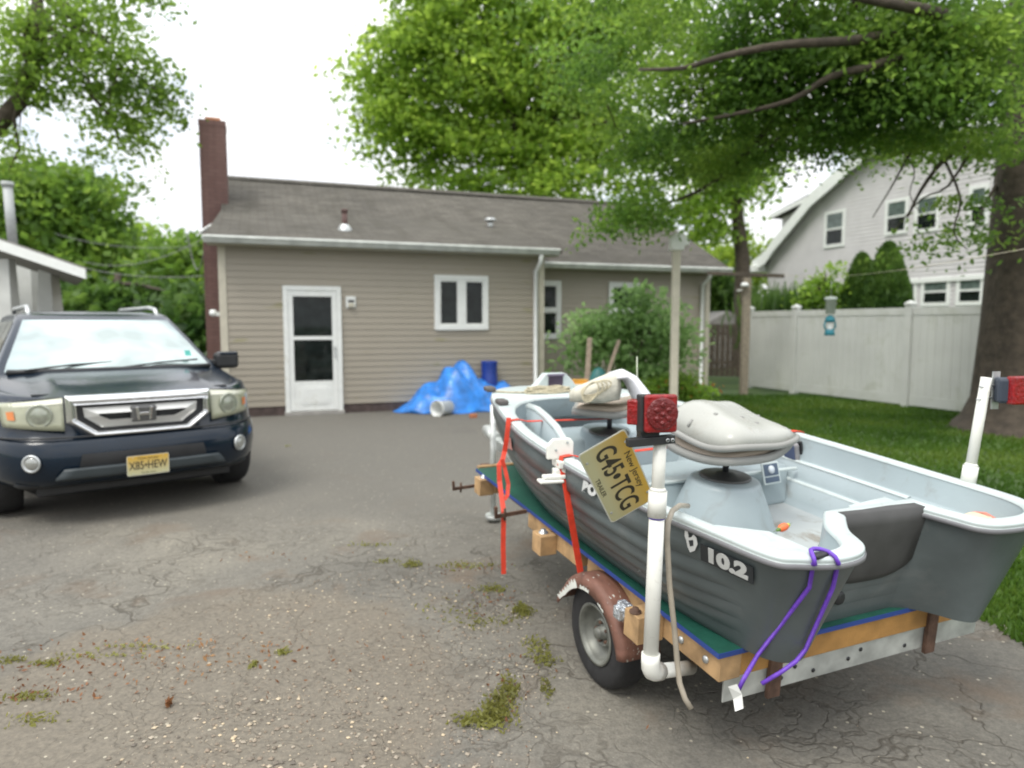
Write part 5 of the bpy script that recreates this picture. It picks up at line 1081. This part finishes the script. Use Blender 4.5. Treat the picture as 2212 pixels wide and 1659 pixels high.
e0 = at(1090,975,rY-.02); hx1 = at(1078, 1005, rY-.10); hx2 = at(1088, 1105, hx1.y-.12)
ribbon(s, [at(1099,902,rY-.012), at(1097,925,rY-.02), at(1094,950,rY-.025), e0, at(1086,992,rY-.06), hx1, at(1079,1040,hx1.y-.02), hx2, at(1087,1180,hx2.y), at(1088,1240,hx2.y)], (1,.1,0), .024)
ribbon(s, [hx1+Vector((.015,0,.03)), at(1090,1010,hx1.y-.0), at(1098,1045,hx1.y-.02), at(1096,1070,hx1.y-.05), at(1089,1080,hx1.y-.08)], (1,.1,0), .02)
top_obj(s, 'ratchet_strap', ORG, 'orange strap across the bow end of the boat, loose tail hanging at left', 'strap', 'orange tie down straps')
s = MB(); ribbon(s, [L2W(1.38,.98,.2), L2W(1.345,.98,wz(.9)-.04), L2W(1.325,.98,wz(.9)+.004), L2W(1.28,.98,wz(.9)+.012), L2W(.6,.95,wz(.9)-.004), L2W(ru(.9)+.09,.90,wz(.9)-.002), L2W(ru(.9)+.04,.90,wz(.9)+.012), L2W(ru(.9)-.004,.895,wz(.9)+.009), L2W(ru(.9)-.012,.89,wz(.9)-.025)], ba, .028)
gA, gB, gC = at(1217,1018,2.86), at(1232,1110,2.80), at(1254,1236,2.78)
ribbon(s, [L2W(ru(.9)-.013,.89,wz(.9)-.015), gA, gB, gC], (.85,.5,0), .030)
top_obj(s, 'ratchet_strap', ORG, 'orange strap across the middle of the boat running down to the brown fender', 'strap', 'orange tie down straps')
# purple bungee
PUR = mat('purple_cord', (.13,.045,.42), .5, var=.15, vs=60); Ys = 1.93; s = MB()
c0_ = [at(1756,1190,1.97), at(1762,1180,1.98), at(1785,1176,1.99), at(1800,1184,1.97)]
def off_(px, py, o_): h_, n_ = hit(px, py); return BM @ (h_+n_*o_)
q1, q2 = off_(1745,1262,.012), off_(1793,1262,.012); r1, r2 = off_(1640,1410,.012), off_(1735,1395,.012)
z0_ = L2W(.13,-.232,wz(0)+.012); z1_ = L2W(.22,-.24,wz(0)+.012)
s.tube([at(1592,1496,q1.y+.02), at(1606,1468,q1.y+.0), r1, q1, at(1757,1216,z0_.y-.012)] + [L2W(a_, b_, wz(0)+c_) for a_, b_, c_ in ((.093,-.246,-.012),(.096,-.236,.004),(.102,-.222,.012),(.115,-.207,.013),(.132,-.202,.013),(.148,-.210,.013),(.158,-.232,.012),(.163,-.252,.004),(.165,-.264,-.012))] + [at(1810,1218,z1_.y-.016), q2, r2, at(1720,1428,2.03), at(1690,1450,2.03), at(1645,1477,2.03)], .0066, 8)
top_obj(s, 'bungee_cord', PUR, 'purple elastic cord looped over the near stern corner of the boat', 'cord')
s = MB(); s.box(-.028,.028,-.012,.012,-.008,.008); o = s.build('cord_slot', BLACK, BT, bevel=.007, seg=3); q = Vector((.13,-.228,wz(0)+.004)); o.location = q; o.rotation_euler = (0,0,.15)
tq = [at(1573,1484,1.95), at(1592,1478,1.95), at(1603,1500,1.95), at(1606,1530,1.94), at(1588,1537,1.94), at(1584,1510,1.96)]
s = MB(); s.add([p for p in tq] + [p+Vector((0,.002,0)) for p in tq], [(0,1,2,5),(5,2,3,4),(6,7,8,11),(11,8,9,10)]); top_obj(s, 'paper_tag', mat('paper', (.72,.73,.7), .7), 'small white paper tag on the end of the purple cord', 'tag')
# tan hose
HOSE = mat('hose', (.3,.265,.21), .5, var=.2, vs=10); s = MB()
s.tube([at(1486,1093,2.33), at(1468,1092,2.26), at(1452,1104,2.17), at(1443,1130,2.11), at(1441,1165,2.10), at(1446,1260,2.09), at(1457,1360,2.07), at(1463,1430,2.06), at(1468,1475,2.05), at(1480,1510,2.03), at(1493,1531,2.02)], .0088, 10)
top_obj(s, 'garden_hose', HOSE, 'tan hose hanging over the near side of the boat beside the white pole', 'hose')
# rope lying at the bow with the folded white unit
ROPE = mat('rope', (.5,.45,.32), .85, var=.2, vs=80, bump=.5, bs=200)
s = MB()
for k in range(5):
    pts_ = []
    for i in range(30):
        an = i/29*2*math.pi*1.6 + k; pts_.append(L2W(.5+.16*math.cos(an)*(1-.06*k)+.02*math.sin(k*9), 2.24+.045*math.sin(an)*(1-.1*k), wz(2.25)+.012+.007*k+.004*math.sin(i*1.7)))
    s.tube(pts_, .006, 6)
s.tube([L2W(.37,2.24,wz(2.2)+.012), L2W(.25,2.28,wz(2.2)+.01), L2W(.18,2.32,wz(2.2)+.012)], .006, 6)
top_obj(s, 'anchor_rope', ROPE, 'beige rope coiled on the pale bow of the boat', 'rope')
q = L2W(.62,2.40,wz(2.4)); s_ = MB()
fk = thing('fish_finder', 'white housing with a dark purple screen standing on the boat bow', 'electronics', frame(q, br, ba, bn))
s_.prism([(-.17,0),(.17,0),(.13,.05),(.075,.10),(-.075,.10),(-.12,.045)], -.03, .03, lambda a, z, h: Vector((a, h, z))); s_.build('housing', RIMM, fk, bevel=.008)
s_ = MB(); s_.box(-.052,.052,-.036,-.031,.022,.086); s_.build('screen', mat('screen_purple', (.05,.035,.06), .3), fk); s_ = MB(); s_.box(-.062,.062,-.04,-.031,.088,.1); s_.build('screen_frame', mat('frame_purple', (.2,.17,.24), .4), fk)
# canvas bag and white roll on front seat
CANV = mat('canvas', (.52,.5,.42), .85, var=.14, vs=16, bump=.5, bs=26); Yc = 3.62
s = MB(); rr = []
out = [(1232,866),(1230,850),(1242,838),(1265,828),(1290,816),(1315,808),(1332,806),(1340,815),(1342,840),(1338,862),(1300,870),(1262,872)]
for d_, k_ in ((-.13,.35),(-.11,.8),(-.05,1.0),(.04,1.02),(.10,.86),(.13,.4)):
    cxm, cym = 1292, 848; rr.append([at(cxm+(x-cxm)*k_, cym+(y-cym)*k_ + (1-k_)*6, Yc+d_) + Vector((0,0,.004*math.sin(x*.5+y))) for x, y in out])
s.loft(rr, cap0=True, cap1=True); top_obj(s, 'canvas_bag', CANV, 'crumpled off white canvas bag on the front seat of the boat', 'bag')
s = MB()
for k in range(4):
    pts_ = [at(1288+ (26-4*k)*math.cos(an)*1.25 - 8*k*.5, 838-(13+2*k)*math.sin(an)+3*k - 10*math.cos(an), Yc-.155-.006*k) for an in [2*math.pi*i/22 for i in range(23)]]
    s.tube(pts_, .0045, 6)
top_obj(s, 'coiled_line', ROPE, 'loops of thin pale line on the front of the canvas bag', 'rope')
s = MB(); pr = [at(1322,812,3.70), at(1345,808,3.66), at(1362,820,3.62), at(1378,845,3.58), at(1392,868,3.55)]
rr = []
for i, p_ in enumerate(pr):
    t_ = (pr[min(i+1,4)]-pr[max(i-1,0)]).normalized(); n2 = Vector((0,1,0)).cross(t_).normalized(); rr.append([p_ + Vector((0,1,0))*math.cos(a_)*.17 + n2*math.sin(a_)*(.017+.008*i) for a_ in [2*math.pi*k/20 for k in range(20)]])
s.loft(rr, cap0=True, cap1=True); top_obj(s, 'white_roll', mat('roll_white', (.68,.68,.72), .7, var=.06, bump=.3, bs=14), 'white folded towel arching over the canvas bag on the front seat', 'towel')
# fishing float on the stern deck
q = L2W(.47,.235,.28); s = MB(); fx = (Vector(br)*.9 + Vector(ba)*.3).normalized(); Mf = frame(q, fx, Vector((0,0,1)).cross(fx), (0,0,1)) @ Matrix.Rotation(R(90), 4, 'Y')
FL = thing('fishing_float', 'small orange fishing float with yellow and green ends on the stern deck', 'float', q)
Mi = Matrix.Translation(-q) @ Mf
s.lathe([(0,-.034),(.008,-.03),(.014,-.015),(.015,0),(.014,.015),(.009,.028)], Mi, 16); s.build('float_body', mat('float_orange', (.85,.16,.05), .4), FL)
s = MB(); s.lathe([(.0085,.028),(.008,.04),(.0,.043)], Mi, 12); s.build('float_tip', mat('float_yellow', (.6,.65,.05), .4), FL); s = MB(); s.lathe([(.0,-.05),(.005,-.048),(.008,-.031)], Mi, 12); s.tube([Mi@Vector((0,0,-.05)), Mi@Vector((0,0,-.075))], .001, 4); s.tube([Mi@Vector((0,0,.043)), Mi@Vector((.004,.01,.09))], .001, 4); s.build('float_stem', mat('float_green', (.1,.18,.04), .4), FL)
# pouch on the far inner wall
q = L2W(1.255,.945,.30); pm_ = frame(q, br, ba, bn) @ Matrix.Rotation(R(-14), 4, 'Y'); PF = thing('hanging_pouch', 'blue and grey padded pouch hanging on the far inner side of the boat', 'pouch', pm_)
s = MB(); s.box(-.03,.0,-.045,.045,-.085,.085); s.build('pouch_body', mat('pouch_grey', (.27,.26,.27), .7, var=.2, vs=20), PF, bevel=.026, seg=4); s = MB(); s.box(-.036,-.029,-.035,.035,.0,.075); s.build('pouch_flap', mat('pouch_blue', (.07,.09,.17), .6), PF, bevel=.003); s = MB(); s.box(.001,.014,-.05,.05,-.095,.09); s.build('pouch_back', BLACK, PF, bevel=.005)
# beige bag in the far stern corner
q = L2W(1.17,-.03,.262); s = MB(); s.lathe([(0,.085),(.05,.08),(.085,.06),(.105,.03),(.1,.0),(0,0)], None, 24); o = s.build('cushion_bag', mat('bag_cream', (.6,.5,.36), .8, var=.15, vs=9, bump=.5, bs=20)); o.matrix_world = frame(q, br, ba, bn) @ Matrix.Diagonal((1,.7,.95,1)); tag(o, 'round cream coloured cushion bag in the far stern corner of the boat', 'bag')
s = MB(); ribbon(s, [(.045,-.10,.055),(.035,-.06,.074),(.03,.0,.087),(.035,.06,.075)], (1,0,0), .022); s.build('red_stripe', mat('faded_red', (.55,.18,.13), .7), o)
# light paddle shaped panel and cord beside rear seat
s = MB(); s.tube([L2W(.26,.70,.40), L2W(.255,.69,.33), L2W(.25,.66,.27), L2W(.25,.65,.24)], .004, 6); top_obj(s, 'pull_cord', mat('cord_beige', (.45,.38,.3), .8), 'short beige cord hanging below the rear seat of the boat', 'cord')
rodp = at(1376, 770, 3.9); s = MB(); s.tube([at(1377, 835, 3.9)-Vector((0,0,.12)), rodp], .0035, 6); top_obj(s, 'fishing_rod', mat('rod', (.5,.55,.42), .4), 'thin upright pale rod standing in the boat in front of the shrub', 'rod')

# ================================================================ TREES AND SHRUBS
def leaves(blobs, base, m, parent, name, size=.12, sub=.32, per=26, flat=.55, aspect=.62, dens=1.0):
    """blobs: (px,py,rx,ry,Y,nsub) ellipsoids in photo pixels at distance Y -> leaf sprays"""
    out = []; cents = []
    for px, py, rx, ry, Y, ns in blobs:
        ns = max(3, int(ns*dens))
        c = np.array(at(px, py, Y)); k = Y/FPX; R3 = np.array([rx*k, (rx+ry)/2*k*.8, ry*k])
        d = rng.normal(0, 1, (ns, 3)); d /= np.linalg.norm(d, axis=1)[:, None]; rad = rng.random(ns)**(1/2.4)
        cc_ = c + d*rad[:, None]*R3; cents.append(cc_)
        n = ns*per; cen_ = np.repeat(cc_, per, 0); sp = sub*rng.uniform(.6, 1.4, ns).repeat(per)[:, None]
        off = np.clip(rng.normal(0, 1, (n, 3)), -1.6, 1.6)*sp*np.array([1.25, 1.25, flat]); P_ = cen_ + off
        P_[:, 2] -= .12*(off[:, 0]**2+off[:, 1]**2)/sub
        P_[:, 2] = np.maximum(P_[:, 2], .03)
        nrm = rng.normal(0, 1, (n, 3))*np.array([.75,.75,.6]) + np.array([0,0,.55]); nrm /= np.linalg.norm(nrm, axis=1)[:, None]
        a = np.cross(nrm, rng.normal(0, 1, (n, 3))); a /= np.linalg.norm(a, axis=1)[:, None]; b = np.cross(nrm, a)
        s_ = size*rng.uniform(.55, 1.25, n)[:, None]
        out.append(np.stack([P_-a*s_, P_-b*s_*aspect+a*s_*.1, P_+a*s_, P_+b*s_*aspect+a*s_*.1], 1).reshape(-1, 3))
    V = np.vstack(out) - np.array(base); return quads_obj(name, V, m, parent), np.vstack(cents)
def limb(mb, p, q, r0, r1, wob=.06, n=7, seed=0, sagf=0.0):
    p, q = Vector(p), Vector(q); rnd = random.Random(seed); L_ = (q-p).length; pts = []
    for i in range(n+1):
        k = i/n; v = p.lerp(q, k); w_ = wob*L_*math.sin(math.pi*k)
        pts.append(v + Vector((rnd.uniform(-1,1), rnd.uniform(-1,1), rnd.uniform(-1,1)))*w_*.6 + Vector((0,0,sagf*L_*math.sin(math.pi*k))))
    mb.tube(pts, [r0+(r1-r0)*i/n for i in range(n+1)], 8); return pts
def tree(name, label, blobs, m, trunk, size, sub, per, group=None, cat='tree', limbs=10, tr=.25, twig=True, flat=.5, seedn=1, dn=1.0):
    b = Vector(trunk[0]); root = thing(name, label, cat, b, group)
    o, C_ = leaves(blobs, b, m, root, 'crown', size, sub, per, flat, dens=dn)
    s = MB(); pts = [Vector(p)-b for p in trunk]; nT_ = len(pts); rads = [tr*(1.5 if i == 0 else 1-.55*i/(nT_-1)) for i in range(nT_)]
    q = [pts[0]] + [pts[0].lerp(pts[1], .12)] + pts[1:]; rr_ = [rads[0], tr*1.08] + rads[1:]; s.tube(q, rr_, 14)
    rnd = random.Random(seedn); idx = [rnd.randrange(len(C_)) for _ in range(limbs)]
    for j, i in enumerate(idx):
        tgt = Vector(C_[i])-b; k = rnd.uniform(.35, 1); a = pts[-2].lerp(pts[-1], k) if nT_ > 1 else pts[0]
        L_ = (tgt-a).length; lp2_ = limb(s, a, tgt, max(.025, tr*.34*min(1.2, L_/4)), .02, .10, 7, j+seedn*31, .04)
        if twig:
            for z in range(3):
                t2_ = Vector(C_[rnd.randrange(len(C_))])-b; st = lp2_[rnd.randrange(2, 7)]
                if (t2_-st).length < L_*.7: limb(s, st, t2_, max(.016, tr*.1), .008, .1, 5, j*7+z)
    s.build('trunk', BARK, root); return root
MAPLE = leafmat('leaf_maple', (.10,.18,.024), (.17,.275,.04), (.27,.38,.065), .6)
OAK = leafmat('leaf_oak', (.034,.085,.014), (.085,.17,.028), (.18,.28,.05), .58)
MID = leafmat('leaf_mid', (.08,.15,.02), (.15,.26,.036), (.25,.37,.06), .58)
DARKL = leafmat('leaf_dark', (.022,.06,.012), (.055,.115,.022), (.11,.19,.035), .45)
LIME = leafmat('leaf_lime', (.1,.16,.02), (.17,.26,.03), (.26,.36,.05), .5)
SHRB = leafmat('leaf_shrub', (.09,.17,.05), (.17,.28,.10), (.29,.4,.19), .5)
# 1 bright maple behind the house
Y1 = 23
tree('maple_tree', 'large bright green maple rising behind the brown roof', [(930,60,90,80,Y1,70),(870,130,110,80,Y1,80),(960,180,170,120,Y1,190),(850,235,90,60,Y1,60),(900,320,110,80,Y1,80),(1080,70,160,110,Y1,170),(1100,220,160,120,Y1,190),(1060,340,150,80,Y1,120),(1230,110,140,140,Y1,170),(1250,300,130,110,Y1,140),(1180,-60,240,120,Y1,170),(1390,60,120,120,Y1,120),(1370,330,90,100,Y1,70),(960,-40,110,70,Y1,60),(1020,395,60,24,Y1-1,22),(1210,395,110,35,Y1-1,42)],
     MAPLE, [Vector((at(1150,690,Y1).x, Y1, 0)), at(1165,420,Y1), at(1110,200,Y1)], .112, .44, 60, dn=.50, flat=.34, limbs=16, tr=.38)
# 2 big oak, right foreground
TBs = Vector((7.30, 9.75, 0)); 
ok = thing('oak_tree', 'huge dark trunked oak at the right edge with branches hanging over the whole yard', 'tree', TBs)
obl = [(1480,150,120,110,9.5,60),(1600,90,150,110,9.0,100),(1560,250,130,70,9.5,70),(1750,60,180,90,8.5,130),(1700,210,150,90,8.8,110),(1900,130,170,110,8.2,150),(1960,285,110,26,9.2,30),(2080,300,60,40,9.2,26),(1850,300,70,24,9.0,20),(1860,235,120,60,8.6,70),(2020,205,130,66,8.0,90),(2060,60,160,100,8.0,110),(1420,60,110,110,10.5,60),
       (1330,190,90,100,11,50),(1390,320,100,70,11,50),(1480,352,90,34,11,42),(1370,448,60,26,10.5,40),(1540,360,80,50,10.5,34),(1620,325,90,50,10,44),(1730,290,80,34,9.5,30),(2130,150,80,100,8.6,60),(2130,330,40,30,9.3,9),(1990,300,60,20,9,10),(2070,430,34,24,9,6),(2050,520,60,22,9,8),(2120,500,24,40,9.3,6),(1250,120,70,90,11.5,26),(1400,-70,300,70,9.5,100),(1800,-80,300,70,8,110),(1385,472,40,12,10.2,14),(1310,488,26,8,10.2,8)]
o, C_ = leaves(obl, TBs, OAK, ok, 'crown', .045, .24, 84, .26, .55, .46)
s = MB(); f_ = 10.4/1500
prof = [(0,1.02),(.15,.86),(.45,.72),(1.0,.63),(2.0,.59),(4.0,.56),(7.0,.48)]; rings = []
for z, r_ in prof:
    rings.append([Vector((math.cos(a_)*r_*(1+.06*math.sin(a_*5+z)+.10*(1 if z < .5 else 0)*math.sin(a_*4)), math.sin(a_)*r_*(1+.05*math.sin(a_*7+z*2)), z)) for a_ in [2*math.pi*k/36 for k in range(36)]])
s.loft(rings); W2 = lambda px, py, Y: at(px, py, Y)-TBs
for j, (pp_, r0) in enumerate([([(2190,120,9.7),(2000,70,8.2),(1841,88,7.5),(1691,97,7.5),(1560,122,7.8),(1475,147,8.2),(1380,150,8.8)], .068),
    ([(2200,150,9.7),(1985,120,8.0),(1885,143,7.6),(1791,167,7.7),(1708,217,7.9),(1580,248,8.4),(1475,267,9.0)], .058),([(2190,70,9.7),(2100,50,8.4),(1990,20,7.4),(1880,0,7.2),(1700,-40,7.2)], .10),
    ([(2200,260,10.3),(2110,300,9.6),(2040,345,9.2),(1990,410,9.2),(1960,470,9.2)], .05),([(2110,300,9.6),(2050,400,9.2),(1990,430,9.1),(1930,500,9.1)], .022),([(1985,300,9.2),(1955,350,9.2),(1925,405,9.2),(1885,470,9.2)], .022),([(2040,345,9.2),(2075,430,9.1),(2060,500,9.1),(2090,540,9.1)], .02),
    ([(1708,217,9.0),(1640,300,9.5),(1560,380,10.3),(1470,430,10.5),(1360,455,10.5)], .05),([(1791,167,8.9),(1720,260,9),(1650,330,9.5)], .035),([(2200,330,10.3),(2140,420,9.8),(2100,500,9.5)], .04),([(1925,300,9.0),(1975,365,9.0),(1965,420,9.0),(1995,470,9.0)], .012),([(1955,350,9.2),(1990,300,9.2),(2010,280,9.2)], .012)]):
    pts_ = [W2(*p) for p in pp_]; pts_ = [Vector(v) for v in catm([tuple(p) for p in pts_], 3)]; n_ = len(pts_); s.tube(pts_, [r0*(1-.75*i/(n_-1)) for i in range(n_)], 8)
rnd = random.Random(5)
for j in range(46):
    tgt = Vector(C_[rnd.randrange(len(C_))])-TBs; st = Vector(C_[rnd.randrange(len(C_))])-TBs
    if (tgt-st).length < 2.2: limb(s, st, tgt, .018, .006, .1, 5, j)
s.build('trunk', BARK, ok)
# 3 slender tree behind the gap
Y3 = 24
tree('slender_tree', 'thin forked tree with pale leaves between the two houses', [(1560,400,90,50,Y3,60),(1500,450,60,40,Y3,34),(1605,375,60,50,Y3,50),(1560,500,60,34,Y3,30),(1600,320,110,60,Y3,60),(1490,520,40,24,Y3,14)],
     MID, [Vector((at(1606,690,Y3).x, Y3, 0)), at(1604,560,Y3), at(1590,440,Y3), at(1600,330,Y3)], .12, .34, 26, dn=.75, limbs=14, tr=.3, seedn=4)
tree('lime_tree', 'low yellow green tree far behind the gap between the houses', [(1570,590,60,50,32,60),(1540,560,50,34,32,40),(1620,560,40,40,32,30)], LIME, [Vector((at(1560,690,32).x,32,0)), at(1560,600,32)], .16, .5, 28, limbs=5, tr=.2, seedn=5)
tree('gap_tree', 'dark bushy tree low in the gap behind the clothesline post', [(1560,640,50,40,28,60),(1600,680,40,26,28,40),(1530,610,26,50,28,30)], DARKL, [Vector((at(1575,690,28).x,28,0)), at(1570,640,28)], .14, .45, 28, limbs=4, tr=.2, seedn=6)
q = at(1572,690,24); cvr = thing('pale_shed', 'pale low shed seen past the brown fence', 'shed', (q.x, q.y, 0)); s = MB(); s.box(-1.0,1.0,0,2,0,1.35); s.build('wall', LW, cvr); s = MB(); s.prism([(-1.1,1.35),(1.1,1.35),(0,1.95)], -.1, 2.1, lambda a, z, h: Vector((a,h,z))); s.build('roof', MATS['porch_shingle'], cvr)
# 4 tree reaching in at the top left
Y4 = 13
tree('overhanging_tree', 'open crowned tree whose leafy branches reach in at the top left corner', [(60,60,110,80,Y4,70),(190,80,120,70,Y4,85),(130,160,150,55,Y4,80),(270,150,90,80,Y4,62),(330,230,55,45,Y4,30),(250,250,70,45,Y4,38),(290,320,30,55,Y4,16),(285,385,22,30,Y4,8),(40,180,80,50,Y4,38),(20,300,40,50,Y4,18),(350,200,30,50,Y4,12),(150,-30,200,60,Y4,70),(330,0,22,8,Y4,3),(15,380,30,40,Y4,10),(215,330,40,18,Y4,6)],
     leafmat('leaf_left', (.06,.12,.016), (.13,.22,.035), (.22,.33,.06), .58), [Vector((at(-120,690,Y4).x,Y4,0)), at(-60,330,Y4), at(40,220,Y4), at(85,100,Y4), at(80,-20,Y4)], .058, .22, 38, dn=.52, flat=.34, limbs=12, tr=.2, seedn=7)
# 5.. background trees left
BGL = leafmat('leaf_far', (.045,.10,.016), (.095,.18,.028), (.17,.27,.045), .5)
def bgt(label, blobs, m, px, Y, seed, tr=.2): return tree('background_tree', label, blobs, m, [Vector((at(px,690,Y).x, Y, 0)), at(px,640,Y), at(px+5,590,Y)], .2, .6, 30, group='trees behind the parked car', limbs=2, tr=tr, seedn=seed, twig=False)
bgt('broad mid green tree behind the white porch roof', [(60,430,110,70,29,90),(150,480,110,90,29,110),(40,520,110,80,29,90),(130,600,130,70,28,100),(220,560,60,110,29,60),(90,380,60,36,29,26),(170,400,50,30,29,20)], BGL, 80, 29, 11)
bgt('paler yellow green tree left of the utility pole', [(300,540,55,60,33,60),(250,600,70,70,32,60),(300,620,50,60,32,50)], MAPLE, 280, 33, 12)
bgt('narrow green tree right of the utility pole beside the chimney', [(410,560,45,70,27,60),(420,640,45,60,26,60),(380,610,30,70,27,34),(455,600,40,100,27,50)], BGL, 410, 27, 13)
bgt('dark evergreen undergrowth tree low behind the car roof', [(200,670,90,40,24,90),(300,660,70,46,24,70),(380,680,60,40,24,50),(130,660,60,60,25,50),(440,690,40,60,22,40)], DARKL, 250, 24, 14)
bgt('small round tree between the utility pole and the maple side', [(345,600,35,50,36,40),(360,560,20,30,36,16)], MAPLE, 350, 36, 15, .2)
# shrub in front of the house
sb = at(1355, 840, 11.9); sb.z = 0
tree('leafy_shrub', 'large round leaved green shrub growing in front of the rear window', [(1375,640,35,40,12.0,34),(1340,690,60,40,12,60),(1270,700,40,40,11.8,36),(1290,750,50,44,11.8,44),(1380,740,70,60,11.8,90),(1440,700,50,50,11.8,54),(1460,750,40,40,11.8,40),(1370,800,60,40,11.7,60),(1245,740,24,40,11.7,14),(1430,800,40,30,11.7,22),(1232,780,16,10,11.7,5)],
     SHRB, [sb, at(1355,760,11.9), at(1360,690,11.9)], .06, .15, 20, dn=.62, cat='shrub', limbs=12, tr=.05, seedn=21)
tree('flowering_plant', 'low bushy plant with small orange blooms at the corner of the house', [(1460,825,60,24,11.2,44),(1500,845,40,16,11.0,24),(1420,840,40,16,11.0,20)], MID, [gnd(1470,870), at(1470,835,11.1)], .035, .1, 26, cat='plant', limbs=3, tr=.015, seedn=22)
FLW = leafmat('blossom', (.35,.08,.02), (.5,.16,.03), (.6,.1,.05), .2)
rt = thing('orange_flowers', 'scattered small orange and red flowers in the bed by the house corner', 'flowers', gnd(1500,862)); leaves([(1480,838,50,18,11.0,16),(1545,832,6,5,11.6,3),(1440,825,20,14,11,5)], gnd(1500,862), FLW, rt, 'blossom', .022, .05, 5)
# plants over the right fence
def cone(px, pyt, pyb, hw, Y, label, seed):
    b = at(px, 700, Y); b.z = 0; root = thing('arborvitae', label, 'shrub', b, 'arborvitae behind the white fence'); k = Y/FPX; zt = at(px, pyt, Y).z; n = 13000
    z = zt*(rng.random(n)**.8); rr_ = hw*k*np.clip((zt-z)/zt, 0, 1)**.55*1.35*rng.uniform(.75, 1.03, n); an = rng.uniform(0, 6.283, n); P_ = np.c_[rr_*np.cos(an), rr_*np.sin(an), z]
    a = np.c_[np.cos(an)*.4, np.sin(an)*.4, np.ones(n)] + rng.normal(0, .3, (n, 3)); a /= np.linalg.norm(a, axis=1)[:, None]; bb = np.cross(a, rng.normal(0, 1, (n, 3))); bb /= np.linalg.norm(bb, axis=1)[:, None]; s_ = .07*rng.uniform(.6, 1.3, n)[:, None]
    quads_obj('foliage', np.stack([P_-a*s_, P_-bb*s_*.4, P_+a*s_, P_+bb*s_*.4], 1).reshape(-1, 3), DARKL, root); s = MB(); s.tube([(0,0,0),(0,0,zt*.8)], [.09,.03], 8); s.build('trunk', BARK, root)
cone(1856, 548, 690, 52, 16.2, 'shorter left one of two dark cone shaped evergreens behind the white fence', 1); cone(1912, 525, 690, 62, 15.6, 'taller right one of two dark cone shaped evergreens behind the white fence', 2)
def reeds(px, Y, hpx, wpx, n, label, name, m):
    b = at(px, 700, Y); b.z = 0; root = thing(name, label, 'plant', b); k = Y/FPX; zt = at(px, hpx, Y).z
    x = rng.normal(0, wpx*k*.5, n); y = rng.normal(0, .4, n); z0 = rng.uniform(.3, .9, n)*zt*.8; ln = rng.uniform(.3, .7, n); an = rng.uniform(0, 6.28, n); tx_ = np.cos(an)*.25; ty = np.sin(an)*.25
    P_ = np.c_[x, y, z0]; d = np.c_[tx_, ty, np.ones(n)]*ln[:, None]*.8; sd_ = np.c_[np.cos(an+1.5), np.sin(an+1.5), np.zeros(n)]*.022
    quads_obj('blades', np.stack([P_-sd_, P_+d*.5-sd_, P_+d, P_+d*.5+sd_], 1).reshape(-1, 3), m, root); s = MB()
    for i in range(14): s.tube([(x[i]*.6, y[i]*.6, 0), (x[i], y[i], zt*.9)], .012, 5)
    s.build('stems', mat('stem_green', (.06,.1,.03), .7), root)
reeds(1685, 17.2, 585, 70, 2600, 'clump of tall reedy leaves over the left end of the white fence', 'bamboo', DARKL)
tree('sapling', 'loose leggy sapling rising above the white fence beside the evergreens', [(1765,620,30,40,16.4,20),(1800,600,20,30,16.2,9),(1790,650,50,20,16.4,18),(1740,640,26,20,16.4,12)], MID, [Vector((at(1775,690,16.4).x,16.4,0)), at(1775,650,16.4), at(1785,590,16.4)], .06, .16, 24, limbs=8, tr=.03, seedn=31)
